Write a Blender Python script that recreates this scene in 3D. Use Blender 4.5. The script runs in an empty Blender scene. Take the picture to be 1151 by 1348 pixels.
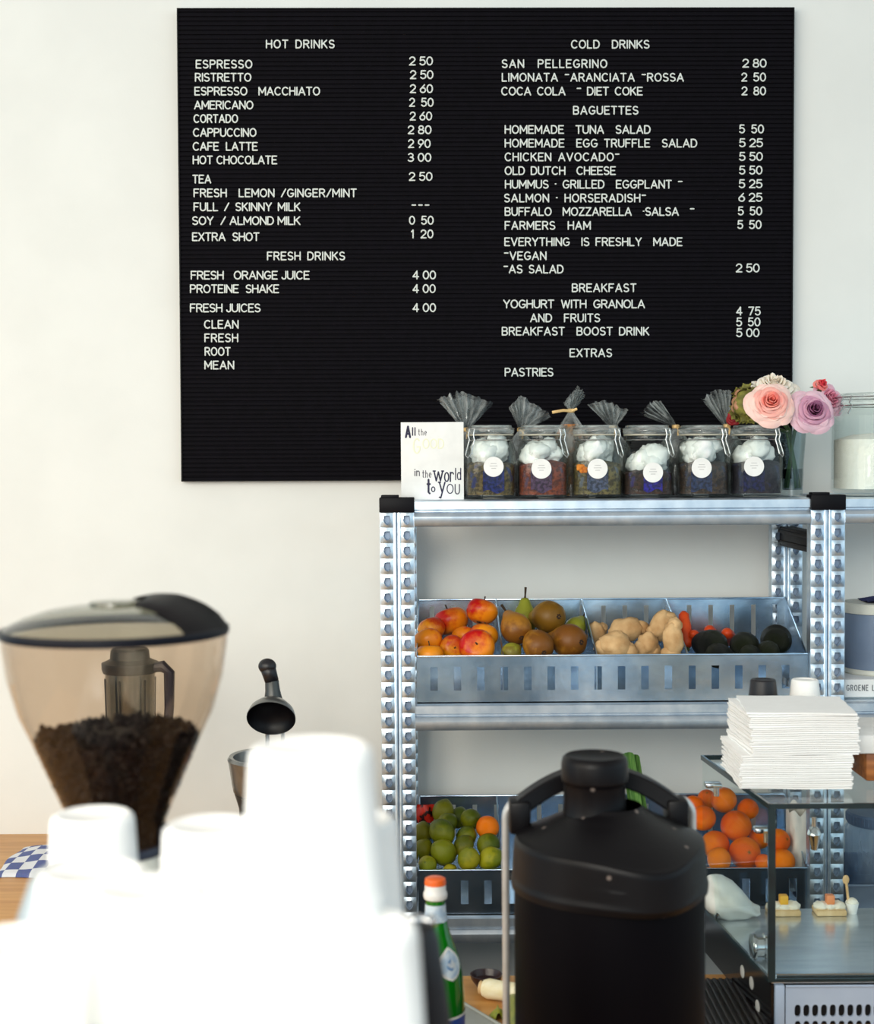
import bpy, bmesh, math, random
from mathutils import Vector, Matrix, Euler, noise as mnoise

random.seed(7)
PI = math.pi
sc = bpy.context.scene
COL = sc.collection

# ------------------------------------------------------------------ camera
F_PX = 1920.0
EYE = Vector((0.0, 0.0, 1.78))
PITCH = math.atan(0.0365)
ROLL = 0.0065
cam_d = bpy.data.cameras.new('camera')
cam_d.sensor_fit = 'HORIZONTAL'
cam_d.sensor_width = 36.0
cam_d.lens = 36.0 * F_PX / 1151.0
cam_d.clip_start = 0.05
cam_d.dof.use_dof = True
cam_d.dof.focus_distance = 3.12
cam_d.dof.aperture_fstop = cam_d.lens / 8.3
cam = bpy.data.objects.new('camera', cam_d)
COL.objects.link(cam)
FWD = Vector((0, math.cos(PITCH), -math.sin(PITCH)))
R0 = Vector((1, 0, 0))
U0 = Vector((0, math.sin(PITCH), math.cos(PITCH)))
CR = (R0 - U0 * ROLL).normalized()
CU = (U0 + R0 * ROLL).normalized()
cam.matrix_world = Matrix(((CR.x, CU.x, -FWD.x, EYE.x), (CR.y, CU.y, -FWD.y, EYE.y),
                           (CR.z, CU.z, -FWD.z, EYE.z), (0, 0, 0, 1)))
sc.camera = cam


def W(px, py, Y):
    """world point at depth Y that the photograph shows at pixel (px, py)"""
    u, v = px - 575.5, py - 674.0
    d = FWD * F_PX + CR * u - CU * v
    return EYE + d * (Y / d.y)


def WZ(px, py, z):
    """world point on the level z that the photograph shows at pixel (px, py)"""
    u, v = px - 575.5, py - 674.0
    d = FWD * F_PX + CR * u - CU * v
    return EYE + d * ((z - EYE.z) / d.z)


# ------------------------------------------------------------------ light
sc.view_settings.view_transform = 'Standard'
sc.view_settings.look = 'None'
sc.view_settings.gamma = 1.0
sc.view_settings.use_curve_mapping = False
sc.view_settings.exposure = -0.04
world = bpy.data.worlds.new('world')
sc.world = world
world.use_nodes = True
wn, wl = world.node_tree.nodes, world.node_tree.links
bg = wn['Background']
wtc = wn.new('ShaderNodeTexCoord')
wsp = wn.new('ShaderNodeSeparateXYZ')
wrp = wn.new('ShaderNodeValToRGB')
we = wrp.color_ramp.elements
we[0].position, we[0].color = 0.37, (0.03, 0.032, 0.06, 1)
we[1].position, we[1].color = 0.46, (0.62, 0.86, 1.0, 1)
wz = we.new(0.60)
wz.color = (0.62, 0.82, 0.92, 1)
wz = we.new(0.78)
wz.color = (0.36, 0.36, 0.34, 1)
wmr = wn.new('ShaderNodeMapRange')
wmr.inputs[1].default_value, wmr.inputs[2].default_value = -1, 1
wl.new(wtc.outputs['Generated'], wsp.inputs[0])
wl.new(wsp.outputs['Z'], wmr.inputs[0])
wl.new(wmr.outputs[0], wrp.inputs[0])
wl.new(wrp.outputs[0], bg.inputs[0])
bg.inputs[1].default_value = 1.28


def area(name, loc, target, sx, sy, energy, color):
    l = bpy.data.lights.new(name, 'AREA')
    l.shape = 'RECTANGLE'
    l.size, l.size_y = sx, sy
    l.energy = energy
    l.color = color
    o = bpy.data.objects.new(name, l)
    o.location = loc
    o.rotation_euler = (Vector(target) - Vector(loc)).to_track_quat('-Z', 'Y').to_euler()
    COL.objects.link(o)
    return o


area('window_light', (-2.3, 0.3, 2.3), (0.0, 3.3, 1.3), 2.0, 1.8, 45, (1.0, 0.89, 0.72))
area('front_window_light', (-1.0, -1.2, 2.5), (0.0, 3.2, 1.2), 2.4, 1.5, 60, (1.0, 0.93, 0.80))
area('cup_fill_light', (-0.55, -0.45, 2.35), (-0.1, 1.0, 1.4), 0.7, 0.7, 17, (1.0, 0.97, 0.93))  # unseen fill light added near the camera to whiten the cups
area('cool_side_light', (3.2, 1.2, 2.3), (0.4, 3.0, 1.3), 1.6, 1.6, 3, (0.80, 0.90, 1.0))  # faint cool area light from the right


# ------------------------------------------------------------------ materials
def lin(c):
    def f(x):
        x /= 255.0
        return x / 12.92 if x <= 0.04045 else ((x + 0.055) / 1.055) ** 2.4
    return (f(c[0]), f(c[1]), f(c[2]), 1.0)


def M(name, c1, c2=None, scale=25.0, rough=0.5, metal=0.0, bump=0.0, bscale=None, stretch=None,
      coat=0.0, spec=0.5, lo=0.35, hi=0.65, rnd=0.0, sub=0.0, detail=3.0):
    m = bpy.data.materials.new(name)
    m.use_nodes = True
    nt = m.node_tree
    N, L = nt.nodes, nt.links
    b = N['Principled BSDF']
    if c2 is None:
        c2 = tuple(max(0, x * 0.92) for x in c1)
    tc = N.new('ShaderNodeTexCoord')
    mp = N.new('ShaderNodeMapping')
    if stretch:
        mp.inputs['Scale'].default_value = stretch
    L.new(tc.outputs['Object'], mp.inputs[0])
    nz = N.new('ShaderNodeTexNoise')
    nz.inputs['Scale'].default_value = scale
    nz.inputs['Detail'].default_value = detail
    L.new(mp.outputs[0], nz.inputs['Vector'])
    rp = N.new('ShaderNodeValToRGB')
    rp.color_ramp.elements[0].position = lo
    rp.color_ramp.elements[1].position = hi
    rp.color_ramp.elements[0].color = lin(c1)
    rp.color_ramp.elements[1].color = lin(c2)
    L.new(nz.outputs['Fac'], rp.inputs[0])
    out = rp.outputs[0]
    if rnd:
        oi = N.new('ShaderNodeObjectInfo')
        hs = N.new('ShaderNodeHueSaturation')
        mr = N.new('ShaderNodeMapRange')
        mr.inputs[3].default_value = 0.5 - rnd
        mr.inputs[4].default_value = 0.5 + rnd
        L.new(oi.outputs['Random'], mr.inputs[0])
        L.new(mr.outputs[0], hs.inputs['Hue'])
        L.new(out, hs.inputs['Color'])
        out = hs.outputs[0]
    L.new(out, b.inputs['Base Color'])
    b.inputs['Roughness'].default_value = rough
    b.inputs['Metallic'].default_value = metal
    b.inputs['Specular IOR Level'].default_value = spec
    b.inputs['Coat Weight'].default_value = coat
    if sub:
        b.inputs['Subsurface Weight'].default_value = sub
        b.inputs['Subsurface Radius'].default_value = (0.01, 0.006, 0.004)
    if bump:
        n2 = N.new('ShaderNodeTexNoise')
        n2.inputs['Scale'].default_value = bscale or scale
        n2.inputs['Detail'].default_value = 4
        L.new(mp.outputs[0], n2.inputs['Vector'])
        bp = N.new('ShaderNodeBump')
        bp.inputs['Strength'].default_value = bump
        bp.inputs['Distance'].default_value = 0.004
        L.new(n2.outputs['Fac'], bp.inputs['Height'])
        L.new(bp.outputs[0], b.inputs['Normal'])
    return m


def GLASS(name, tint, ior=1.45, rough=0.02, streak=0.0, streak_col=(1, 1, 1, 1), sscale=30, stretch=(1, 1, 1), gain=1.0):
    """clear sheet: passes light straight through, reflects by Fresnel; optional streaky haze mixed in as diffuse colour"""
    m = bpy.data.materials.new(name)
    m.use_nodes = True
    nt = m.node_tree
    N, L = nt.nodes, nt.links
    N.remove(N['Principled BSDF'])
    out = N['Material Output']
    tr = N.new('ShaderNodeBsdfTransparent')
    tr.inputs[0].default_value = (*tint, 1)
    gl = N.new('ShaderNodeBsdfGlossy')
    gl.inputs['Roughness'].default_value = rough
    gl.inputs['Color'].default_value = (gain, gain, gain, 1)
    fr = N.new('ShaderNodeFresnel')
    geo = N.new('ShaderNodeNewGeometry')          # leaving the sheet reflects like entering it
    mi_ = N.new('ShaderNodeMapRange')
    mi_.inputs[3].default_value = ior
    mi_.inputs[4].default_value = 1.0 / ior
    L.new(geo.outputs['Backfacing'], mi_.inputs[0])
    L.new(mi_.outputs[0], fr.inputs['IOR'])
    mx = N.new('ShaderNodeMixShader')
    L.new(fr.outputs[0], mx.inputs[0])
    L.new(tr.outputs[0], mx.inputs[1])
    L.new(gl.outputs[0], mx.inputs[2])
    last = mx
    if streak:
        tc = N.new('ShaderNodeTexCoord')
        mp = N.new('ShaderNodeMapping')
        mp.inputs['Scale'].default_value = stretch
        nz = N.new('ShaderNodeTexNoise')
        nz.inputs['Scale'].default_value = sscale
        nz.inputs['Detail'].default_value = 5
        rp = N.new('ShaderNodeValToRGB')
        rp.color_ramp.elements[0].position = 0.36
        rp.color_ramp.elements[1].position = 0.66
        rp.color_ramp.elements[1].color = (streak, streak, streak, 1)
        df = N.new('ShaderNodeBsdfDiffuse')
        df.inputs[0].default_value = streak_col
        L.new(tc.outputs['Object'], mp.inputs[0])
        L.new(mp.outputs[0], nz.inputs['Vector'])
        L.new(nz.outputs['Fac'], rp.inputs[0])
        m2 = N.new('ShaderNodeMixShader')
        L.new(rp.outputs[0], m2.inputs[0])
        L.new(mx.outputs[0], m2.inputs[1])
        L.new(df.outputs[0], m2.inputs[2])
        last = m2
    L.new(last.outputs[0], out.inputs[0])
    return m


def nodes(m):
    return m.node_tree.nodes, m.node_tree.links, m.node_tree.nodes['Principled BSDF']


WALL = M('wall_paint', (237, 237, 232), (233, 233, 228), 6, 0.85, bump=0.05, bscale=220)
FLOOR = M('floor_dark_concrete', (58, 56, 58), (44, 43, 46), 5, 0.6)
FELT = M('letter_board_plastic', (11, 8, 15), (8, 6, 11), 40, 0.8, spec=0.12)
BOARDFRAME = M('board_frame_black', (9, 8, 12), None, 40, 0.6, spec=0.2)
LETTER = M('white_letter_plastic', (222, 226, 220), (214, 218, 212), 60, 0.6)
STEEL = M('galvanised_steel', (224, 232, 240), (190, 204, 218), 28, 0.36, 0.85, bump=0.03, bscale=60, lo=0.3, hi=0.7)
STEELB = M('galvanised_post_steel', (224, 234, 242), (182, 200, 216), 40, 0.34, 0.9, bump=0.03, bscale=80)
BINM = M('bin_steel', (206, 222, 236), (160, 184, 206), 16, 0.24, 1.0, bump=0.05, bscale=50, lo=0.3, hi=0.7)
POSTSHADE = M('post_shade_steel', (150, 166, 188), (124, 140, 164), 30, 0.5, 0.5)  # darker copy of the post steel, painting shade behind the holes
CHROME = M('chrome', (225, 226, 228), (205, 207, 210), 30, 0.12, 1.0)
STAINLESS = M('brushed_stainless', (196, 202, 208), (176, 184, 192), 12, 0.2, 0.95, stretch=(1, 8, 8))
BLACKP = M('black_plastic', (22, 19, 24), (15, 13, 18), 30, 0.42)
BLACKCAP = M('black_end_cap_plastic', (10, 8, 14), None, 30, 0.5, spec=.15)
BROWNP = M('dark_brown_brace', (22, 16, 20), None, 30, 0.55, spec=.2)
GLASSJ = GLASS('clear_jar_glass', (0.955, 0.975, 0.965), 1.27)
GLASSL = GLASS('thick_lid_glass', (0.93, 0.95, 0.94), 1.45, 0.03, 0.30, (0.80, 0.84, 0.82, 1), 30, (1, 1, 5))  # pale streaks painted in for the bright reflections of the lids
GLASSV = GLASS('vase_glass', (0.84, 0.89, 0.90), 1.42)
GLASSC = GLASS('case_glass', (0.945, 0.975, 0.97), 1.09)
SMOKE = GLASS('smoked_hopper_plastic', (0.80, 0.71, 0.62), 1.30, 0.03)
SMOKELID = GLASS('smoked_lid_plastic', (0.52, 0.52, 0.45), 1.5, 0.06)
JUGG = GLASS('blender_jug_plastic', (0.62, 0.61, 0.58), 1.45, 0.05)
EDGE = M('glass_edge_teal', (22, 48, 54), (14, 36, 44), 30, 0.15)
PAPERW = M('white_paper', (244, 243, 240), (236, 235, 232), 30, 0.85)
NAPKIN = M('napkin_paper', (253, 253, 252), (250, 250, 249), 60, 0.9, bump=0.05, bscale=160)
CUPW = M('white_cup_card', (252, 252, 250), (248, 248, 246), 30, 0.6)
TISSUE = M('white_pouch_film', (250, 250, 248), (226, 230, 232), 45, 0.5, bump=0.6, bscale=55, lo=0.45, hi=0.8)
CELLO = GLASS('cellophane', (0.86, 0.88, 0.88), 1.5, 0.12, 0.42, (0.74, 0.77, 0.76, 1), 34, (1, 1, 0.5), 1.0)
TIE = M('gold_twist_tie', (226, 190, 130), (205, 165, 105), 40, 0.4, 0.2)
WIRE = M('jar_wire', (205, 206, 206), None, 40, 0.25, 0.95)
WOOD = M('oak_worktop', (222, 166, 96), (196, 134, 66), 9, 0.4, stretch=(0.6, 6, 6), bump=0.05, lo=0.3, hi=0.75)
CAB = M('cabinet_grey', (26, 24, 28), None, 10, 0.6)


# ------------------------------------------------------------------ mesh helpers
class MB:
    def __init__(self):
        self.bm = bmesh.new()

    def poly(self, verts, faces, mi=0):
        vs = [self.bm.verts.new(v) for v in verts]
        for f in faces:
            try:
                fc = self.bm.faces.new([vs[i] for i in f])
                fc.material_index = mi
            except ValueError:
                pass
        return self

    def box(self, lo, hi, bev=0.0, mat=None, mi=0, seg=2):
        t = bmesh.new()
        bmesh.ops.create_cube(t, size=1.0)
        lo, hi = Vector(lo), Vector(hi)
        c, s = (lo + hi) / 2, hi - lo
        for v in t.verts:
            v.co = Vector((v.co.x * s.x, v.co.y * s.y, v.co.z * s.z)) + (c if mat is None else Vector())
        if bev:
            bmesh.ops.bevel(t, geom=t.edges[:] + t.verts[:], offset=bev, segments=seg, profile=0.5, affect='EDGES')
        if mat is not None:
            bmesh.ops.transform(t, matrix=Matrix.Translation(c) @ mat.to_4x4(), verts=t.verts)
        self._merge(t, mi)
        return self

    def _merge(self, t, mi=0):
        t.verts.index_update()
        self.poly([v.co.copy() for v in t.verts], [[v.index for v in f.verts] for f in t.faces], mi)
        t.free()

    def grid(self, fn, nu, nv, cu=False, mi=0):
        vs = [[self.bm.verts.new(fn(i / nu, j / nv)) for j in range(nv + 1)] for i in range(nu if cu else nu + 1)]
        for i in range(nu):
            for j in range(nv):
                a, b = vs[i], vs[(i + 1) % nu] if cu else vs[i + 1]
                try:
                    f = self.bm.faces.new((a[j], b[j], b[j + 1], a[j + 1]))
                    f.material_index = mi
                except ValueError:
                    pass
        return self

    def lathe(self, prof, c=(0, 0, 0), seg=48, rot=None, n=2.0, mi=0, sx=1.0, sy=1.0):
        """prof: (radius, z[, superellipse power]) from bottom to top; radius 0 closes"""
        c = Vector(c)
        rings = []
        for p in prof:
            r, z = p[0], p[1]
            k = p[2] if len(p) > 2 else n
            if r <= 1e-7:
                co = Vector((0, 0, z))
                rings.append([self.bm.verts.new(c + (rot @ co if rot else co))])
                continue
            ring = []
            for i in range(seg):
                a = 2 * PI * i / seg
                ca, sa = math.cos(a), math.sin(a)
                q = (abs(ca) ** k + abs(sa) ** k) ** (-1.0 / k)
                co = Vector((r * q * ca * sx, r * q * sa * sy, z))
                ring.append(self.bm.verts.new(c + (rot @ co if rot else co)))
            rings.append(ring)
        for a, b in zip(rings, rings[1:]):
            for i in range(seg):
                j = (i + 1) % seg
                if len(a) == 1 and len(b) == 1:
                    break
                if len(a) == 1:
                    q = (a[0], b[j], b[i])
                elif len(b) == 1:
                    q = (a[i], a[j], b[0])
                else:
                    q = (a[i], a[j], b[j], b[i])
                f = self.bm.faces.new(q)
                f.material_index = mi
        return self

    def tube(self, pts, r, seg=8, closed=False, rs=None, flat=1.0, mi=0, up=None):
        pts = [Vector(p) for p in pts]
        n = len(pts)
        rings = []
        prev = None
        for i, p in enumerate(pts):
            if closed:
                t = pts[(i + 1) % n] - pts[i - 1]
            else:
                t = pts[min(i + 1, n - 1)] - pts[max(i - 1, 0)]
            if t.length < 1e-9:
                t = Vector((0, 0, 1))
            t.normalize()
            if up is not None:
                a = Vector(up)
            else:
                a = prev if prev is not None else (Vector((0, 1, 0)) if abs(t.y) < 0.9 else Vector((1, 0, 0)))
            a = a - t * a.dot(t)
            if a.length < 1e-6:
                a = t.orthogonal()
            a.normalize()
            prev = a
            b = t.cross(a)
            rr = rs[i] if rs else r
            rings.append([self.bm.verts.new(p + (a * math.cos(2 * PI * k / seg) * flat + b * math.sin(2 * PI * k / seg)) * rr)
                          for k in range(seg)])
        m = n if closed else n - 1
        for i in range(m):
            A, B = rings[i], rings[(i + 1) % n]
            for k in range(seg):
                l = (k + 1) % seg
                self.bm.faces.new((A[k], A[l], B[l], B[k])).material_index = mi
        if not closed:
            self.bm.faces.new(rings[0][::-1]).material_index = mi
            self.bm.faces.new(rings[-1]).material_index = mi
        return self

    def prism(self, poly, a, b, axis='x', mi=0):
        """closed 2-D outline pushed from a to b; axis x: (y, z), axis z: (x, y), axis y: (x, z)"""
        def pt(p, t):
            return {'x': (t, p[0], p[1]), 'z': (p[0], p[1], t), 'y': (p[0], t, p[1])}[axis]
        n = len(poly)
        vs = [pt(p, a) for p in poly] + [pt(p, b) for p in poly]
        fs = [[i, (i + 1) % n, n + (i + 1) % n, n + i] for i in range(n)]
        fs += [list(range(n))[::-1], list(range(n, 2 * n))]
        self.poly(vs, fs, mi)
        return self

    def blob(self, c, r, sx=1, sy=1, sz=1, amp=0.0, freq=3.0, seed=0.0, nu=20, nv=12, rot=None, mi=0, fn=None):
        c = Vector(c)
        off = Vector((seed * 3.1, seed * 1.7, seed * 5.3))

        def f(u, v):
            a, b = 2 * PI * u, PI * v
            d = Vector((math.sin(b) * math.cos(a), math.sin(b) * math.sin(a), -math.cos(b)))
            k = 1.0
            if amp:
                k += amp * mnoise.noise(d * freq + off)
            if fn:
                p = fn(d, v) * r * k
            else:
                p = d * r * k
            p = Vector((p.x * sx, p.y * sy, p.z * sz))
            return c + (rot @ p if rot else p)
        self.grid(f, nu, nv, True, mi)
        return self

    def build(self, name, mats, parent=None, at=None, sharp=35.0, local=False):
        bm = self.bm
        bmesh.ops.remove_doubles(bm, verts=bm.verts[:], dist=1e-6)
        bmesh.ops.recalc_face_normals(bm, faces=bm.faces[:])
        off = Vector()
        if not local:
            if parent is not None:
                off = ORG[parent.name]
            elif at is not None:
                off = Vector(at)
        for v in bm.verts:
            v.co -= off
        me = bpy.data.meshes.new(name)
        bm.to_mesh(me)
        bm.free()
        for m in (mats if isinstance(mats, (list, tuple)) else [mats]):
            me.materials.append(m)
        me.polygons.foreach_set('use_smooth', [True] * len(me.polygons))
        me.set_sharp_from_angle(angle=math.radians(sharp))
        o = bpy.data.objects.new(name, me)
        COL.objects.link(o)
        if parent is not None:
            o.parent = parent
            ORG[o.name] = ORG[parent.name]
        else:
            o.location = off
            ORG[o.name] = off
        return o


ORG = {}


def tag(o, label=None, cat=None, group=None, kind=None):
    if label:
        o['label'] = label
    if cat:
        o['category'] = cat
    if group:
        o['group'] = group
    if kind:
        o['kind'] = kind
    return o


def thing(name, label, cat, at=(0, 0, 0), group=None):
    o = bpy.data.objects.new(name, None)
    o.empty_display_size = 0.05
    COL.objects.link(o)
    o.location = at
    ORG[o.name] = Vector(at)
    return tag(o, label, cat, group)


def dup(root, loc=None, rot=None, scale=None, label=None, group=None):
    r = root.copy()
    COL.objects.link(r)
    for ch in list(root.children):
        c = ch.copy()
        COL.objects.link(c)
        c.parent = r
        for g in list(ch.children):
            d = g.copy()
            COL.objects.link(d)
            d.parent = c
    put(r, loc, rot, scale, label, group)
    return r


def put(r, loc=None, rot=None, scale=None, label=None, group=None):
    if loc is not None:
        r.location = loc
    if rot is not None:
        r.rotation_euler = rot
    if scale is not None:
        r.scale = (scale, scale, scale) if not hasattr(scale, '__len__') else scale
    if label:
        r['label'] = label
    if group:
        r['group'] = group
    return r


class Pool:
    """first placement uses the built thing itself, later ones are copies of it and its parts"""
    def __init__(self, root):
        self.root, self.used = root, False

    def place(self, loc, rot, scale, label, group=None):
        if not self.used:
            self.used = True
            return put(self.root, loc, rot, scale, label, group)
        return dup(self.root, loc, rot, scale, label, group)


def plate(mb, x0, x1, z0, z1, slots, y0, y1, mi=0):
    """sheet in the xz plane between y0 and y1 with rectangular openings (xc, width, zlo, zhi)"""
    xs = x0
    for xc, w, a, b in sorted(slots):
        mb.box((xs, y0, z0), (xc - w / 2, y1, z1), mi=mi)
        mb.box((xc - w / 2, y0, z0), (xc + w / 2, y1, a), mi=mi)
        mb.box((xc - w / 2, y0, b), (xc + w / 2, y1, z1), mi=mi)
        xs = xc + w / 2
    mb.box((xs, y0, z0), (x1, y1, z1), mi=mi)


YWALL = 3.42
ZC = 0.90          # worktop level
YF, YB = 3.0, 3.33  # rack front, bin back

# ------------------------------------------------------------------ room shell
tag(MB().box((-4, YWALL, -0.1), (4, YWALL + 0.12, 3.4)).build('wall_back', WALL), kind='structure')
tag(MB().box((-4, -3.5, -0.1), (4, YWALL, 0)).build('floor', FLOOR), kind='structure')

# ------------------------------------------------------------------ worktops
bx = W(502, 800, 3.0).x - 0.05
t = thing('wall_counter', 'oak worktop running along the wall under the checked towel and the lever juicer', 'counter', (-1.3, 3.0, 0))
MB().box((-2.3, 2.46, ZC - 0.04), (bx, YWALL, ZC), 0.003).build('worktop', WOOD, t)
MB().box((-2.28, 2.5, 0), (bx - 0.02, YWALL, ZC - 0.04), 0.002).build('cabinet', CAB, t)
t = thing('bar_counter', 'oak bar counter carrying the black coffee urn and glass display case', 'counter', (0, 1.4, 0))
MB().box((-1.4, 0.35, ZC - 0.04), (1.5, 2.455, ZC), 0.003).build('worktop', WOOD, t)
MB().box((-1.38, 0.4, 0), (1.48, 2.44, ZC - 0.04), 0.002).build('cabinet', CAB, t)

# ------------------------------------------------------------------ shelving rack
xp1 = W(524, 850, YF).x
xp2 = W(1089, 850, YF).x
xp3 = xp2 + (xp2 - xp1)
z1 = W(800, 657, YF).z      # top of the top shelf
z2 = W(800, 926, YF).z
z3 = W(800, 1206, YF).z
rack = thing('shelving_rack', 'galvanised steel shelving rack with perforated posts against the white wall', 'shelf', (xp2, 3.18, 0))
PW = 0.0345


def post(xc, yfront, ztop, side=1):
    """two perforated flanges, with a ridge between and a shallow box behind"""
    mb = MB()
    pitch = 0.032
    nz = int(ztop / pitch)
    for s in (-1, 1):
        xa, xb = (xc - PW, xc - 0.006) if s < 0 else (xc + 0.006, xc + PW)
        xm = (xa + xb) / 2
        zt = ztop
        for k in range(nz):
            zb = zt - pitch
            zm = (zt + zb) / 2
            outer = [(xa, zb), (xm, zb), (xb, zb), (xb, zm), (xb, zt), (xm, zt), (xa, zt), (xa, zm)]
            hole = []
            for (dx, dz) in ((-.0045, -.0075), (0, -.0105), (.0045, -.0075), (.0075, -.001), (.0055, .0085), (0, .0085), (-.0055, .0085), (-.0075, -.001)):
                hole.append((xm + dx * .82, zm + dz * .82))
            mid = [(xm + (x - xm) * 1.25, zm + (z - zm) * 1.25) for x, z in hole]
            vs = [(x, yfront, z) for x, z in outer] + [(x, yfront - 0.0024, z) for x, z in mid] + [(x, yfront + 0.0045, z) for x, z in hole]
            fs = []
            for i in range(8):
                j = (i + 1) % 8
                fs.append((i, j, 8 + j, 8 + i))
                fs.append((8 + i, 8 + j, 16 + j, 16 + i))
            mb.poly(vs, fs)
            zt = zb
        mb.box((xa, yfront, 0), (xb, yfront + 0.001, zt))
        xo = xa if s < 0 else xb
        mb.box((xo - 0.0008, yfront, 0), (xo + 0.0008, yfront + 0.03, ztop))
        mb.box((xa + .001, yfront + 0.008, 0), (xb - .001, yfront + 0.010, ztop), mi=1)
    # raised ridges either side of the joint
    for s in (-1, 1):
        mb.box((xc + s * 0.0044 - 0.0032, yfront - 0.003, 0), (xc + s * 0.0044 + 0.0032, yfront + 0.006, ztop), 0.0012)
    mb.box((xc - 0.006, yfront + 0.003, 0), (xc + 0.006, yfront + 0.02, ztop), mi=1)
    return mb


def capm(xc, yfront, ztop):
    mb = MB()
    mb.box((xc - PW - 0.0015, yfront - 0.004, ztop - 0.001), (xc + PW + 0.0015, yfront + 0.036, ztop + 0.030), 0.002)
    mb.box((xc - PW + 0.002, yfront + 0.001, ztop + 0.0285), (xc + 0.004, yfront + 0.03, ztop + 0.035), 0.0015)
    return mb


ptop = W(524, 674, YF).z
for i, xp in enumerate((xp1, xp2, xp3)):
    post(xp, YF - 0.004, ptop).build('post', [STEELB, POSTSHADE], rack)
    capm(xp, YF - 0.006, ptop).build('end_cap', BLACKCAP, rack)
    post(xp, 3.345, z1 - 0.05).build('post', [STEELB, POSTSHADE], rack)
    for zz in (W(1050, 712, 3.15).z, 0.5):
        mb = MB()
        mb.box((xp - 0.018, YF + 0.03, zz - 0.022), (xp + 0.018, 3.345, zz + 0.022), 0.004)
        for q in (-0.012, 0.012):
            mb.box((xp - 0.021, YF + 0.03, zz + q - 0.004), (xp + 0.021, 3.345, zz + q + 0.004), 0.002)
        mb.build('side_brace', BROWNP, rack)


def shelf(xa, xb, zt):
    y0 = YF
    prof = [(y0 + 0.002, zt), (y0 - 0.003, zt - 0.003), (y0 - 0.003, zt - 0.019), (y0 + 0.003, zt - 0.022),
            (y0 + 0.003, zt - 0.024), (y0 - 0.004, zt - 0.027), (y0 - 0.009, zt - 0.034), (y0 - 0.009, zt - 0.046),
            (y0 - 0.005, zt - 0.053), (y0 + 0.004, zt - 0.055), (y0 + 0.006, zt - 0.052), (y0 + 0.006, zt - 0.006),
            (3.37, zt - 0.006), (3.37, zt)]
    return MB().prism(prof, xa, xb, 'x')


for zt in (z1, z2, z3, 0.35):
    for xa, xb in ((xp1, xp2), (xp2, xp3)):
        shelf(xa + PW + 0.001, xb - PW - 0.001, zt).build('shelf_board', STEEL, rack)

# ------------------------------------------------------------------ letter board
GL = {}


def arc(cx, cy, rx, ry, a0, a1, n=8):
    return [(cx + rx * math.cos(math.radians(a0 + (a1 - a0) * i / n)), cy + ry * math.sin(math.radians(a0 + (a1 - a0) * i / n)))
            for i in range(n + 1)]


def G(ch, w, *strokes):
    GL[ch] = (w, strokes)


oval = lambda w: arc(w / 2, .5, w / 2, .5, 90, 450, 18)
G('A', .78, [(0, 0), (.39, 1), (.78, 0)], [(.13, .32), (.65, .32)])
G('B', .66, [(0, 0), (0, 1), (.38, 1)] + arc(.38, .76, .24, .24, 90, -90, 7) + [(0, .52)], [(.38, .52)] + arc(.38, .26, .28, .26, 90, -90, 7) + [(0, 0)])
G('C', .74, arc(.40, .5, .40, .5, 48, 312, 14))
G('D', .70, [(0, 0), (0, 1), (.30, 1)] + arc(.30, .5, .40, .5, 90, -90, 10) + [(0, 0)])
G('E', .60, [(.60, 1), (0, 1), (0, 0), (.60, 0)], [(0, .52), (.5, .52)])
G('F', .58, [(.58, 1), (0, 1), (0, 0)], [(0, .52), (.48, .52)])
G('G', .76, arc(.40, .5, .40, .5, 48, 330, 14) + [(.76, .44), (.44, .44)])
G('H', .68, [(0, 0), (0, 1)], [(.68, 0), (.68, 1)], [(0, .52), (.68, .52)])
G('I', .04, [(.02, 0), (.02, 1)])
G('J', .48, [(.48, 1), (.48, .26)] + arc(.24, .26, .24, .26, 0, -170, 8))
G('K', .66, [(0, 0), (0, 1)], [(.62, 1), (0, .42)], [(.20, .60), (.66, 0)])
G('L', .54, [(0, 1), (0, 0), (.54, 0)])
G('M', .84, [(0, 0), (0, 1), (.42, .28), (.84, 1), (.84, 0)])
G('N', .70, [(0, 0), (0, 1), (.70, 0), (.70, 1)])
G('O', .80, oval(.80))
G('P', .64, [(0, 0), (0, 1), (.36, 1)] + arc(.36, .74, .28, .26, 90, -90, 8) + [(0, .48)])
G('R', .66, [(0, 0), (0, 1), (.36, 1)] + arc(.36, .75, .28, .25, 90, -90, 8) + [(0, .5)], [(.34, .5), (.66, 0)])
G('S', .62, arc(.31, .755, .29, .245, 35, 250, 10) + [(.40, .48)] + arc(.31, .25, .31, .25, 65, -148, 10))
G('T', .66, [(0, 1), (.66, 1)], [(.33, 1), (.33, 0)])
G('U', .68, [(0, 1), (0, .33)] + arc(.34, .33, .34, .33, 180, 360, 10) + [(.68, 1)])
G('V', .74, [(0, 1), (.37, 0), (.74, 1)])
G('W', 1.0, [(0, 1), (.25, 0), (.5, .9), (.75, 0), (1.0, 1)])
G('X', .68, [(0, 0), (.68, 1)], [(0, 1), (.68, 0)])
G('Y', .70, [(0, 1), (.35, .46), (.70, 1)], [(.35, .46), (.35, 0)])
G('Z', .64, [(0, 1), (.64, 1), (0, 0), (.64, 0)])
G('0', .64, oval(.64))
G('1', .26, [(0, .78), (.2, 1), (.2, 0)])
G('2', .62, arc(.31, .70, .30, .30, 165, -25, 9) + [(0, 0), (.62, 0)])
G('3', .62, arc(.30, .75, .27, .25, 150, -80, 9) + [(.26, .52)] + arc(.30, .26, .32, .26, 85, -150, 10))
G('4', .66, [(.48, 0), (.48, 1), (0, .28), (.66, .28)])
G('5', .62, [(.56, 1), (.10, 1), (.05, .54)] + arc(.30, .32, .32, .32, 125, -150, 11))
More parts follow.
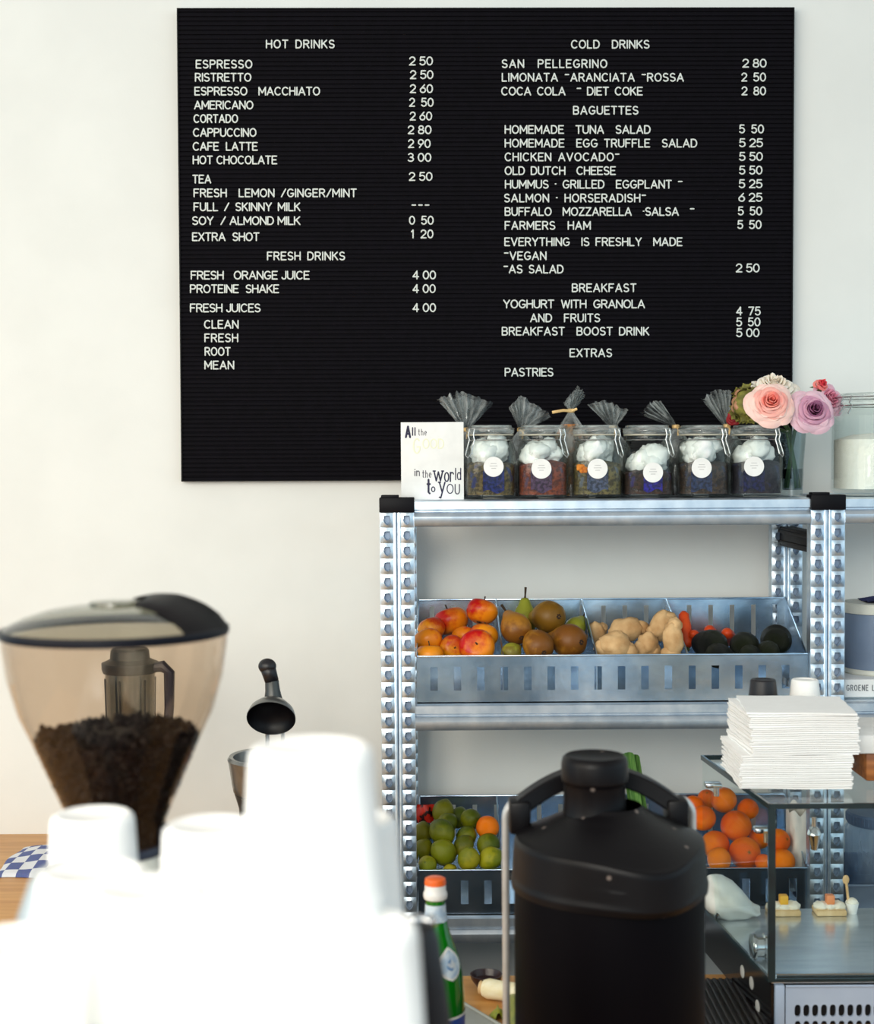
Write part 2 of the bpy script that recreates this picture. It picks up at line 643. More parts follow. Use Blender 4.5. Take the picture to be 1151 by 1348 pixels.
G('6', .62, [(.50, 1), (.08, .48)] + arc(.31, .31, .31, .31, 150, 510, 16))
G('7', .60, [(0, 1), (.60, 1), (.18, 0)])
G('8', .62, arc(.31, .76, .25, .24, -90, 270, 14), arc(.31, .26, .31, .26, 90, 450, 14))
G('9', .62, [(.14, 0), (.54, .54)] + arc(.31, .69, .31, .31, -30, 330, 16))
G('-', .44, [(0, .5), (.44, .5)])
G('~', .44, [(0, .86), (.44, .86)])
G('.', .08, [(.0, .55), (.08, .55)])
G('/', .54, [(0, 0), (.54, 1)])
# lower-case, for the greeting card
G('l', .04, [(.02, 0), (.02, 1)])
G('t', .36, [(.16, 1), (.16, .08), (.34, 0)], [(0, .68), (.36, .68)])
G('h', .46, [(0, 0), (0, 1)], [(0, .5)] + arc(.23, .42, .23, .24, 180, 0, 7) + [(.46, 0)])
G('e', .46, [(.02, .34), (.46, .38)] + arc(.23, .34, .23, .32, 10, 310, 11))
G('i', .04, [(.02, 0), (.02, .62)], [(.0, .86), (.04, .88)])
G('n', .46, [(0, 0), (0, .66)], [(0, .44)] + arc(.23, .42, .23, .24, 180, 0, 7) + [(.46, 0)])
G('w', .86, [(0, .68), (.22, 0), (.43, .62), (.64, 0), (.86, .68)], [(-.08, .68), (.12, .68)], [(.76, .68), (.94, .68)])
G('o', .5, arc(.25, .33, .25, .33, 90, 450, 14))
G('r', .36, [(0, 0), (0, .68)], [(0, .46)] + arc(.2, .44, .2, .24, 180, 30, 6))
G('d', .48, [(.48, 0), (.48, 1)], arc(.24, .32, .24, .32, 20, 340, 12))
G('y', .54, [(0, .68), (.28, .02)], [(.54, .68), (.14, -.34), (0, -.3)], [(-.08, .68), (.1, .68)])
G('u', .46, [(0, .68), (0, .22)] + arc(.23, .24, .23, .24, 180, 360, 7) + [(.46, .68)], [(.46, .68), (.46, 0)])
G('!', .1, [(0, 0), (0, .1)])


def lettering(text, xa, xb, y, Y, capx=10.0, rad=0.98, flat=0.6, seg=6, hscale=1.0):
    """raised strokes spelling text between pixel columns xa and xb around row y on the plane Y"""
    H = capx
    n = len(text)
    glyph = [c for c in text if c != ' ']
    xa, xb = xa + rad, xb - rad
    ws = sum(GL[c][0] for c in glyph) * H * hscale
    nsp = text.count(' ')
    gaps = n - 1
    sp = 0.45 * H
    g = ((xb - xa) - ws - nsp * sp) / max(1, gaps)
    k = 1.0
    if g < 2.2 and gaps:
        sp = 0.2 * H
        g = 2.2
        k = max(0.6, ((xb - xa) - g * gaps - nsp * sp) / max(ws, 1e-6))
    if not gaps:
        k = (xb - xa) / ws
    mb = MB()
    x = xa
    pxm = Y / F_PX
    for c in text:
        if c == ' ':
            x += sp + g
            continue
        w, strokes = GL[c]
        for s in strokes:
            pts = [W(x + p[0] * H * hscale * k, y + H / 2 - p[1] * H, Y) for p in s]
            q = [pts[0]]
            for p in pts[1:]:
                if (p - q[-1]).length > 1e-5:
                    q.append(p)
            if len(q) > 1:
                # sharp corners: split so every leg keeps its width
                cur = [q[0]]
                for i in range(1, len(q)):
                    cur.append(q[i])
                    if i < len(q) - 1:
                        a, b = (q[i] - q[i - 1]).normalized(), (q[i + 1] - q[i]).normalized()
                        if a.dot(b) < 0.6:
                            stroke(mb, cur, rad * pxm, seg, flat)
                            cur = [q[i]]
                stroke(mb, cur, rad * pxm, seg, flat)
        x += w * H * hscale * k + g
    return mb


def stroke(mb, pts, r, seg, flat):
    if len(pts) < 2:
        return
    a = (pts[0] - pts[1]).normalized() * r * 0.8
    b = (pts[-1] - pts[-2]).normalized() * r * 0.8
    P = [pts[0] + a] + list(pts) + [pts[-1] + b]
    rs = [r * 0.55] + [r] * len(pts) + [r * 0.55]
    mb.tube(P, r, seg, rs=rs, flat=flat, up=(0, 1, 0))


YBD = 3.395
bl, br_ = W(239, 634, YBD), W(1042.5, 630, YBD)
tl, tr_ = W(233, 11, YBD), W(1046, 10, YBD)
board = thing('letter_board', 'large black grooved letter board listing drinks and baguettes on the white wall', 'menu board', (bl + br_) / 2)
mb = MB()
NR = 106
rows = []
for i in range(NR):
    for (dv, dy) in ((0.0, 0.003), (0.12, 0.0), (0.72, 0.0), (0.84, 0.003)):
        rows.append(((i + dv) / NR, dy))
rows.append((1.0, 0.003))
vs, fs = [], []
for (v, dy) in rows:
    a, b = tl.lerp(bl, v), tr_.lerp(br_, v)
    vs += [(a.x, YBD + dy, a.z), (b.x, YBD + dy, b.z)]
for i in range(len(rows) - 1):
    fs.append((2 * i, 2 * i + 1, 2 * i + 3, 2 * i + 2))
mb.poly(vs, fs)
felt = mb.build('felt_panel', FELT, board, sharp=20)
mb = MB()
corners = [tl, tr_, br_, bl]
cen = sum(corners, Vector()) / 4
for i in range(4):
    a, b = corners[i], corners[(i + 1) % 4]
    ia, ib = a.lerp(cen, 0.004), b.lerp(cen, 0.004)
    vs = []
    for p in (a, b, ib, ia):
        vs += [(p.x, YBD - 0.003, p.z), (p.x, YWALL - 0.0005, p.z)]
    mb.poly(vs, [(0, 2, 4, 6), (1, 7, 5, 3), (0, 1, 3, 2), (4, 5, 7, 6), (2, 3, 5, 4), (0, 6, 7, 1)])
mb.build('board_frame', BOARDFRAME, board)
mb = MB()
vs = [(p.x, yy, p.z) for p in corners for yy in (YBD + 0.004, YWALL - 0.001)]
mb.poly(vs, [(0, 2, 4, 6), (1, 7, 5, 3), (0, 1, 3, 2), (2, 3, 5, 4), (4, 5, 7, 6), (6, 7, 1, 0)])
mb.build('backing', BOARDFRAME, board)
MENU = [
    ('HOT DRINKS', 350, 441, 58), ('ESPRESSO', 257.6, 332.6, 84.5), ('RISTRETTO', 256.5, 331.3, 101.8),
    ('ESPRESSO  MACCHIATO', 255.8, 421.8, 120), ('AMERICANO', 255.4, 333.9, 138.3), ('CORTADO', 254.7, 313.8, 156.2),
    ('CAPPUCCINO', 254, 338, 174.4), ('CAFE  LATTE', 253.6, 339.7, 192.7), ('HOT CHOCOLATE', 253.6, 365.3, 210.6),
    ('TEA', 253.2, 278.4, 235.8), ('FRESH  LEMON /GINGER/MINT', 254.7, 470, 254), ('FULL / SKINNY MILK', 254.7, 395.9, 272.3),
    ('SOY  / ALMOND MILK', 252.8, 395.9, 290.5), ('EXTRA  SHOT', 252.8, 341.9, 311.7), ('FRESH DRINKS', 351.4, 454.7, 337),
    ('FRESH   ORANGE JUICE', 251, 408, 362.3), ('PROTEINE  SHAKE', 250, 367.8, 380.2), ('FRESH JUICES', 250, 343.4, 405.4),
    ('CLEAN', 268.5, 314.5, 427), ('FRESH', 269, 314, 444.8), ('ROOT', 269.3, 304, 462.7), ('MEAN', 269, 308.7, 480.6),
    ('COLD  DRINKS', 751.8, 855.6, 58.3), ('SAN  PELLEGRINO', 660.6, 800, 83.9), ('LIMONATA ~ARANCIATA ~ROSSA', 660.6, 900.8, 101.8),
    ('COCA COLA  ~ DIET COKE', 659.9, 846.7, 120), ('BAGUETTES', 754.4, 841, 145.2), ('HOMEMADE  TUNA  SALAD', 664.4, 857, 170.5),
    ('HOMEMADE  EGG TRUFFLE  SALAD', 664.4, 918.4, 188.5), ('CHICKEN AVOCADO~', 664.4, 816, 206.6), ('OLD DUTCH  CHEESE', 664.4, 811.2, 224.7),
    ('HUMMUS . GRILLED  EGGPLANT ~', 664.7, 899, 242.6), ('SALMON . HORSERADISH~', 663.6, 851, 260.7),
    ('BUFFALO  MOZZARELLA  .SALSA  ~', 664.4, 914.7, 278.5), ('FARMERS  HAM', 664.4, 778.3, 296.8),
    ('EVERYTHING  IS FRESHLY  MADE', 664, 899, 318.3), ('~VEGAN', 663.6, 720, 336.7), ('~AS SALAD', 662.9, 742.4, 354.3),
    ('BREAKFAST', 752.9, 838.4, 378.9), ('YOGHURT  WITH  GRANOLA', 662.5, 849.6, 400.2), ('AND  FRUITS', 698, 790.6, 418.5),
    ('BREAKFAST  BOOST DRINK', 660.6, 855.3, 436), ('EXTRAS', 749.9, 806.3, 464.5), ('PASTRIES', 664.4, 729, 489.9)]
PRICES = [
    ('2 50', 538.6, 570.4, 80.3), ('2 50', 539.7, 571, 98.3), ('2 60', 539.5, 570.4, 116.8), ('2 50', 538.6, 571.3, 134.7),
    ('2 60', 539.4, 569.3, 152.8), ('2 80', 536.8, 568.5, 170.9), ('2 90', 537.1, 567.4, 189), ('3 00', 536.6, 568.3, 207.2),
    ('2 50', 538.2, 569.8, 232.3), ('---', 541.8, 565.6, 270), ('0 50', 538.4, 571.4, 290), ('1 20', 541, 571, 308),
    ('4 00', 543, 574.4, 362), ('4 00', 543, 574, 380), ('4 00', 543, 574.4, 405),
    ('2 80', 977.4, 1009.7, 83.2), ('2 50', 976, 1009, 101.5), ('2 80', 976.3, 1009, 119.7), ('5 50', 973, 1006.3, 169.8),
    ('5 25', 973, 1005, 188), ('5 50', 973, 1004.8, 206), ('5 50', 973, 1004.3, 224), ('5 25', 972.6, 1004.3, 241.9),
    ('6 25', 972.2, 1004.3, 259.8), ('5 50', 971.4, 1004, 277.7), ('5 50', 970.7, 1003.2, 295.7), ('2 50', 968.8, 1000.6, 352.8),
    ('4 75', 969.2, 1002, 409.5), ('5 50', 969.2, 1001.7, 423.8), ('5 00', 969.2, 1000.4, 438)]
for (s, xa, xb, y) in MENU:
    lettering(s, xa, xb, y, YBD - 0.001).build('menu_line', LETTER, felt)
for (s, xa, xb, y) in PRICES:
    lettering(s, xa, xb, y, YBD - 0.001, capx=10.2).build('price', LETTER, felt)

# ------------------------------------------------------------------ fruit bins
def bin_(name, label, yfr, ybk, zb, xa, xb, xbr, dividers, slots_f, slots_b):
    """yfr, ybk: pixel rows of the front and back rims"""
    zf, zk = W(800, yfr, YF + 0.012).z, W(800, ybk, YB).z
    t = thing(name, label, 'storage bin', ((xa + xb) / 2, 3.17, zb))
    y0 = YF + 0.012
    mb = MB()
    plate(mb, xa, xb, zb, zf, slots_f(zb, zf), y0, y0 + 0.0015)
    mb.box((xa, y0 - 0.002, zf - 0.003), (xb, y0 + 0.006, zf + 0.001), 0.0008)
    mb.build('front_plate', BINM, t)
    mb = MB()
    plate(mb, xa, xbr, zb, zk, slots_b(zb, zk), YB - 0.0015, YB)
    mb.box((xa, YB - 0.008, zk - 0.004), (xbr, YB + 0.003, zk), 0.001)
    mb.build('back_plate', BINM, t)
    MB().box((xa, y0, zb), (xb, YB, zb + 0.002)).build('bin_floor', BINM, t)
    for (xf, xk, nm) in [(xa + 0.001, xa + 0.001, 'side_plate'), (xb - 0.001, xbr - 0.001, 'side_plate')] + [(f, k, 'divider') for f, k in dividers]:
        mb = MB()
        d = 0.0008
        P = [(xf, y0 + .002, zb + .002), (xk, YB - .002, zb + .002), (xk, YB - .002, zk - .002), (xf, y0 + .002, zf - .001)]
        vs = [(x - d, y, z) for x, y, z in P] + [(x + d, y, z) for x, y, z in P]
        mb.poly(vs, [(3, 2, 1, 0), (4, 5, 6, 7), (0, 1, 5, 4), (1, 2, 6, 5), (2, 3, 7, 6), (3, 0, 4, 7)])
        mb.tube([(xf, y0 + .004, zf), (xk, YB - .004, zk - 0.001)], 0.0018, 6)
        mb.build(nm, BINM, t)
    return zb + 0.002


XA = xp1 + PW + 0.004
XB = W(1066, 880, YF).x
XBR = W(1034, 795, YB).x


def row(pxs, Y, py, w, lo, hi):
    return [(W(p, py, Y).x, w * Y / F_PX, lo, hi) for p in pxs]


pf = [571.5 + 31.0 * i for i in range(16)]
pb = [569 + 28.2 * i for i in range(17)]
fz1 = bin_('fruit_bin', 'slotted steel bin of apples, pears and ginger on the middle rack shelf', 862, 787, z2 + 0.001, XA, XB, XBR,
           [(W(663, 860, YF).x, W(653, 790, YB).x), (W(787, 860, YF).x, W(766, 790, YB).x), (W(908, 858, YF).x, W(877, 790, YB).x)],
           lambda a, b: row(pf, YF, 893, 10, W(800, 909, YF).z, W(800, 878, YF).z),
           lambda a, b: row(pb, YB, 815, 6, W(800, 838, YB).z, W(800, 797, YB).z))
pf2 = [581 + 31.0 * i for i in range(16)]
fz3 = bin_('fruit_bin', 'slotted steel bin of limes and oranges on the low rack shelf behind the black urn', 1144, 1045, z3 + 0.001, XA, XB, XBR,
           [(W(661, 1140, YF).x, W(654, 1050, YB).x)],
           lambda a, b: row(pf2, YF, 1174, 10, W(800, 1191, YF).z, W(800, 1160, YF).z),
           lambda a, b: row(pb, YB, 1075, 6, W(800, 1100, YB).z, W(800, 1058, YB).z))

# ------------------------------------------------------------------ fruit
def fruit_mat(name, base, blush, spot, rough=0.35, thr=(0.42, 0.62), axis=(0.8, -0.3, 0.5), bump=0.08, sc_=9, rnd=0.012, mix_noise=0.5, size=1.0):
    m = bpy.data.materials.new(name)
    m.use_nodes = True
    N, L, b = nodes(m)
    tc = N.new('ShaderNodeTexCoord')
    dp = N.new('ShaderNodeVectorMath'); dp.operation = 'DOT_PRODUCT'
    dp.inputs[1].default_value = Vector(axis).normalized() / (2 * size)
    L.new(tc.outputs['Object'], dp.inputs[0])
    nz = N.new('ShaderNodeTexNoise'); nz.inputs['Scale'].default_value = sc_ / size * 0.25; nz.inputs['Detail'].default_value = 5
    L.new(tc.outputs['Object'], nz.inputs[0])
    a = N.new('ShaderNodeMath'); a.operation = 'MULTIPLY_ADD'
    a.inputs[1].default_value = mix_noise
    L.new(nz.outputs['Fac'], a.inputs[0])
    h = N.new('ShaderNodeMath'); h.operation = 'MULTIPLY_ADD'; h.inputs[1].default_value = 0.5; h.inputs[2].default_value = 0.5 - mix_noise / 2
    L.new(dp.outputs['Value'], h.inputs[0]); L.new(h.outputs[0], a.inputs[2])
    rp = N.new('ShaderNodeValToRGB')
    e = rp.color_ramp.elements
    e[0].position, e[1].position = thr
    e[0].color, e[1].color = lin(base), lin(blush)
    L.new(a.outputs[0], rp.inputs[0])
    vo = N.new('ShaderNodeTexVoronoi'); vo.inputs['Scale'].default_value = 5.5 / size
    L.new(tc.outputs['Object'], vo.inputs['Vector'])
    vr = N.new('ShaderNodeMapRange'); vr.inputs[1].default_value = 0.06; vr.inputs[2].default_value = 0.13; vr.inputs[3].default_value = 0.55; vr.inputs[4].default_value = 0
    L.new(vo.outputs['Distance'], vr.inputs[0])
    mx = N.new('ShaderNodeMix'); mx.data_type = 'RGBA'
    L.new(vr.outputs[0], mx.inputs['Factor']); L.new(rp.outputs[0], mx.inputs['A'])
    mx.inputs['B'].default_value = lin(spot)
    oi = N.new('ShaderNodeObjectInfo'); hs = N.new('ShaderNodeHueSaturation')
    mr = N.new('ShaderNodeMapRange'); mr.inputs[3].default_value = 0.5 - rnd; mr.inputs[4].default_value = 0.5 + rnd
    L.new(oi.outputs['Random'], mr.inputs[0]); L.new(mr.outputs[0], hs.inputs['Hue']); L.new(mx.outputs['Result'], hs.inputs['Color'])
    L.new(hs.outputs[0], b.inputs['Base Color'])
    b.inputs['Roughness'].default_value = rough
    b.inputs['Specular IOR Level'].default_value = 0.32
    n2 = N.new('ShaderNodeTexNoise'); n2.inputs['Scale'].default_value = 22 / size; L.new(tc.outputs['Object'], n2.inputs[0])
    bp = N.new('ShaderNodeBump'); bp.inputs['Strength'].default_value = bump; bp.inputs['Distance'].default_value = 0.05 * size
    L.new(n2.outputs['Fac'], bp.inputs['Height']); L.new(bp.outputs[0], b.inputs['Normal'])
    return m


# unit-radius fruit: scaled when placed
APPLE = fruit_mat('apple_skin', (240, 142, 22), (196, 36, 18), (240, 190, 90), 0.3, thr=(0.46, 0.68))
PEAR = fruit_mat('russet_pear_skin', (170, 122, 36), (122, 80, 22), (158, 124, 50), 0.42, axis=(0.2, -0.4, -0.6))
GPEAR = fruit_mat('green_pear_skin', (150, 152, 46), (120, 108, 36), (140, 134, 60), 0.42, axis=(0.2, -0.4, -0.6))
LIME = fruit_mat('lime_skin', (116, 118, 12), (80, 92, 10), (150, 150, 40), 0.36, bump=0.2, rnd=0.02)
YLIME = fruit_mat('yellowing_lime_skin', (158, 150, 24), (118, 124, 16), (180, 170, 60), 0.36, bump=0.2, rnd=0.015)
ORANGE = fruit_mat('orange_skin', (250, 128, 0), (242, 104, 0), (250, 140, 30), 0.36, bump=0.35, rnd=0.008)
AVO = fruit_mat('avocado_skin', (30, 34, 18), (18, 20, 16), (52, 60, 26), 0.45, bump=0.5)
GINGER = M('ginger_skin', (230, 192, 140), (186, 140, 88), 30, 0.75, bump=0.5, bscale=60, lo=0.3, hi=0.7)
CARROT = M('carrot_skin', (236, 84, 22), (214, 62, 14), 30, 0.5, bump=0.2, bscale=60)
STEMM = M('woody_stem', (70, 50, 30), (46, 34, 22), 40, 0.8)
CALYX = M('dry_calyx', (58, 36, 20), (36, 24, 16), 40, 0.85)
STAR = M('green_stem_star', (98, 110, 40), (70, 84, 30), 40, 0.8)


def apple_fn(d, v):
    top = max(0, d.z) ** 6
    bot = max(0, -d.z) ** 8
    w = 1.06 - 0.10 * max(0, -d.z)
    return Vector((d.x * w, d.y * w, d.z * 0.94 - 0.26 * top + 0.20 * bot))


def make_apple():
    t = thing('apple', 'a', 'apple')
    MB().blob((0, 0, 0), 1, fn=apple_fn, nu=28, nv=20, amp=0.05, freq=1.2, seed=1).build('flesh', APPLE, t, local=True)
    MB().tube([(0, 0, 0.62), (0.03, 0, 0.85), (0.09, 0.02, 1.05)], 0.05, 6).build('stem', STEMM, t, local=True)
    mb = MB()
    for i in range(5):
        a = 2 * PI * i / 5
        mb.tube([(0.03 * math.cos(a), 0.03 * math.sin(a), -0.7), (0.12 * math.cos(a), 0.12 * math.sin(a), -0.76), (0.20 * math.cos(a), 0.20 * math.sin(a), -0.74)], 0.04, 5, rs=[.05, .06, .02])
    mb.build('calyx', CALYX, t, local=True)
    return t


def pear_prof():
    return [(0, -1.0), (0.12, -0.93), (0.45, -0.93), (0.8, -0.66), (0.98, -0.2), (1.0, 0.08), (0.92, 0.45), (0.74, 0.85), (0.56, 1.15), (0.44, 1.42), (0.36, 1.62), (0.22, 1.76), (0.06, 1.78), (0, 1.76)]


def make_pear(mat):
    t = thing('pear', 'p', 'pear')
    MB().lathe(pear_prof(), seg=28).build('flesh', mat, t, local=True, sharp=180)
    MB().tube([(0, 0, 1.7), (0.02, 0, 2.0), (0.06, 0.02, 2.6)], 0.06, 6, rs=[.09, .07, .10]).build('stem', STEMM, t, local=True)
    mb = MB()
    for i in range(6):
        a = 2 * PI * i / 6
        mb.tube([(0.03 * math.cos(a), 0.03 * math.sin(a), -0.93), (0.16 * math.cos(a), 0.16 * math.sin(a), -0.955)], 0.05, 5)
    mb.build('calyx', CALYX, t, local=True)
    return t


def citrus(name, cat, mat, elong, nub):
    t = thing(name, 'c', cat)

    def fn(d, v):
        e = abs(d.z) ** 10 * nub
        return Vector((d.x, d.y, d.z * (elong + e)))
    MB().blob((0, 0, 0), 1, fn=fn, nu=26, nv=18, amp=0.05, freq=1.1, seed=2).build('peel', mat, t, local=True, sharp=180)
    mb = MB()
    h = (elong + nub) * 0.985
    mb.lathe([(0, h - 0.05), (0.11, h - 0.04), (0.12, h + 0.0), (0.05, h + 0.02), (0, h + 0.015)], seg=8)
    for i in range(5):
        a = 2 * PI * i / 5
        mb.tube([(0, 0, h), (0.16 * math.cos(a), 0.16 * math.sin(a), h - 0.015)], 0.035, 5)
    mb.build('stem_end', STAR, t, local=True)
    return t


def make_avocado():
    t = thing('avocado', 'a', 'avocado')
    MB().lathe([(0, -1.0), (0.4, -0.92), (0.8, -0.6), (0.98, -0.15), (0.95, 0.25), (0.78, 0.7), (0.52, 1.08), (0.28, 1.28), (0, 1.34)], seg=24).build('skin', AVO, t, local=True, sharp=180)
    MB().lathe([(0, 1.30), (0.1, 1.32), (0.1, 1.38), (0, 1.40)], seg=8).build('stem_end', STEMM, t, local=True)
    return t


def relax(items, ylo, yhi, gap=1.0, it=200):
    """items: [px, py, Y, r_px]; slides overlapping fruit apart in depth, keeping each on its sight line"""
    for q in items:
        q[2] = max(q[2], 3.018 + q[3] * 3.05 / F_PX * 1.05)
    for _ in range(it):
        moved = False
        for i in range(len(items)):
            for j in range(i):
                a, b = items[i], items[j]
                pa, pb_ = W(a[0], a[1], a[2]), W(b[0], b[1], b[2])
                ra, rb = a[3] * a[2] / F_PX, b[3] * b[2] / F_PX
                need = (ra + rb) * gap
                d = (pa - pb_).length
                if d < need:
                    s = 1 if a[2] >= b[2] else -1
                    st = (need - d) * 0.5 + 0.0005
                    a[2] = min(yhi, max(3.018 + ra * 1.05, a[2] + s * st))
                    b[2] = min(yhi, max(3.018 + rb * 1.05, b[2] - s * st))
                    moved = True
        if not moved:
            break


def axis_rot(direction, roll=0.0):
    q = Vector(direction).normalized().to_track_quat('Z', 'Y')
    return (q @ Euler((0, 0, roll)).to_quaternion()).to_euler()


GA = 'apples in the steel bin'
apples = [  # px, py, Y, r, axis direction (stem), label
    [594, 817.6, 3.20, 21.5, (-0.3, 0.3, 1), 'large golden apple high at the back of the apple heap'],
    [634.6, 805, 3.17, 19.5, (0.3, 0.4, 1), 'orange red apple topping the heap against the bin divider'],
    [568, 829, 3.14, 17.5, (-0.4, 0.5, 0.8), 'golden apple peeking over the red one beside the left post'],
    [564, 844, 3.07, 18, (-0.2, 0.6, 0.9), 'red blushed apple close to the left post'],
    [565.5, 862, 3.045, 17, (0.0, 0.1, 1.0), 'yellow apple low at the bin rim by the left post'],
    [637, 837, 3.10, 18, (0.2, 0.5, 0.9), 'orange apple pressed to the divider under the topmost apple'],
    [596, 853, 3.09, 16, (0.2, -0.9, 0.1), 'shaded dark red apple between its brighter neighbours at the rim'],
    [628, 851.5, 3.045, 22, (0.0, -0.94, 0.34), 'large red apple turning its brown stem scar outward'],
    [612.5, 840, 3.16, 17, (0.2, 0.5, 0.9), 'red apple wedged in the dark gap behind the scarred one']]
relax(apples, 3.035, 3.28)
pool = Pool(make_apple())
for i, (px, py, Y, r, d, lab) in enumerate(apples):
    pool.place(W(px, py, Y), axis_rot(d, i * 1.3), r * Y / F_PX * 1.02, lab, GA)
GP = 'pears in the steel bin'
pr, pg = Pool(make_pear(PEAR)), None
pears = [
    [680, 828, 3.10, 20.5, (-0.3, 0.8, 0.5), 'p', 'brown pear leaning on the apple divider'],
    [723, 812, 3.16, 21.5, (-0.55, 0.8, -0.1), 'p', 'brown pear at the top of the heap showing its round end'],
    [750, 843.5, 3.09, 22.5, (-0.65, 0.75, 0.0), 'p', 'large brown pear beside the ginger divider'],
    [709, 850, 3.05, 20.5, (-0.3, 0.85, 0.35), 'p', 'tawny pear low at the rim in the middle of the pears'],
    [691, 817, 3.24, 17, (0.02, 0.05, 1), 'g', 'green necked pear standing upright with a tall dark stem'],
    [673, 859, 3.045, 13, (0.5, 0.8, 0.2), 'g', 'green pear mostly sunk below the rim by the apple divider'],
    [757, 827, 3.20, 14, (0.4, 0.6, 0.4), 'g', 'greenish pear half hidden behind the large brown one']]
relax(pears, 3.035, 3.27)
pgm = Pool(make_pear(GPEAR))
for i, (px, py, Y, r, d, k, lab) in enumerate(pears):
    (pr if k == 'p' else pgm).place(W(px, py, Y), axis_rot(d, i), r * Y / F_PX, lab, GP)


def ginger(px, py, Y, lobes, lab, seed):
    c = W(px, py, Y)
    mb = MB()
    for k, (dx, dz, dy, r, sx, sz, ang) in enumerate(lobes):
        mb.blob(c + Vector((dx, dy, dz)) * (Y / F_PX), r * Y / F_PX, sx, 0.9, sz, 0.22, 2.2, seed + k, 18, 12,
                Matrix.Rotation(math.radians(ang), 3, 'Y'))
    tag(mb.build('ginger_root', GINGER, None, c, sharp=180), lab, 'ginger', 'ginger roots in the steel bin')


ginger(785, 834, 3.20, [(0, 0, 0, 14, 0.9, 1.1, 0), (8, 6, 4, 8, 1, 1, 20)], 'pale ginger root in the corner behind the pear divider', 1)
ginger(824, 829, 3.17, [(0, 0, 0, 17, 1.4, .95, -10), (19, 2, 3, 11, 1.2, .9, 15), (-10, -4, -2, 12, 1, 1, 0)], 'knobbly ginger root lying across the back of the heap', 5)
ginger(810, 851, 3.07, [(0, 0, 0, 22, 1.0, .9, 0), (-15, -3, 0, 13, 1, 1, 0), (16, -6, -2, 13, 1.1, .9, 20), (4, 12, 2, 9, 1, 1, 0)], 'thick pale ginger root at the rim', 11)
ginger(853, 848, 3.10, [(0, 0, 0, 14, 1.0, 1.1, 0), (-9, -6, -3, 11, 1, 1, 0), (8, -8, 2, 10, 1, 1, 0)], 'darker brown ginger lump in the middle of the heap', 17)
ginger(871, 823, 3.15, [(0, 0, 0, 16, .95, 1.3, 25), (8, 10, 0, 10, 1.2, .8, -10), (-9, -9, 0, 11, 1, 1, 0)], 'tall ginger root rising at the carrot divider', 23)
ginger(886, 843, 3.06, [(0, 0, 0, 15, .9, 1.6, -6), (3, 20, 2, 10, 1, 1, 0), (-3, -18, 0, 13, 1, 1, 0)], 'upright fat ginger root at the rim by the carrot divider', 29)


def carrot(px0, py0, Y0, px1, py1, Y1, r, lab):
    a, b = W(px0, py0, Y0), W(px1, py1, Y1)
    t = thing('carrot', lab, 'carrot', b, 'carrots behind the avocados')
    n = 10
    pts = [a.lerp(b, i / n) for i in range(n + 1)]
    rr = r * Y0 / F_PX
    rs = [rr * (0.35 if i == 0 else min(1.0, 0.75 + 0.05 * i) * (1 + 0.05 * math.sin(i * 2.1))) for i in range(n)] + [rr * 0.6]
    MB().tube(pts, rr, 12, rs=rs).build('root', CARROT, t, sharp=180)
    mb = MB()
    d = (b - a).normalized() * rr
    for k in range(4):
        mb.tube([b, b + d * 0.8 + Vector((0.003 * (k - 1.5), 0.002 * (k % 2), 0.003))], rr * 0.14, 5)
    mb.build('crown', STAR, t)


carrot(900, 805, 3.22, 905, 852, 3.18, 8.5, 'long red carrot standing against the ginger divider')
carrot(913, 834, 3.16, 922, 846, 3.30, 8, 'carrot tip close to the standing carrot')
carrot(934, 829, 3.17, 938, 838, 3.31, 9, 'carrot tip peeking over the front avocado')
carrot(957, 833, 3.14, 962, 843, 3.28, 9.5, 'bright orange carrot tip between two avocados')
avs = [[937, 850, 3.10, 22, (-0.7, 0.7, 0.1), 'dark avocado next to the carrots by the ginger divider'],
       [980, 850, 3.10, 19, (0.7, 0.7, 0.0), 'dark avocado in the middle of the avocado heap'],
       [1022, 842, 3.14, 21, (0.2, 0.95, 0.1), 'large dark avocado near the sloping bin end'],
       [945, 863, 3.045, 17, (0.9, 0.3, 0.0), 'green avocado low at the rim near the carrots'],
       [987, 862, 3.045, 14, (0.8, 0.5, 0.0), 'green avocado sunk at the rim under the middle one'],
       [1012, 858, 3.06, 15, (-0.3, 0.9, 0.1), 'avocado low at the rim near the bin end']]
relax(avs, 3.04, 3.26)
pool = Pool(make_avocado())
for i, (px, py, Y, r, d, lab) in enumerate(avs):
    pool.place(W(px, py, Y), axis_rot(d, i), r * Y / F_PX, lab, 'avocados in the steel bin')

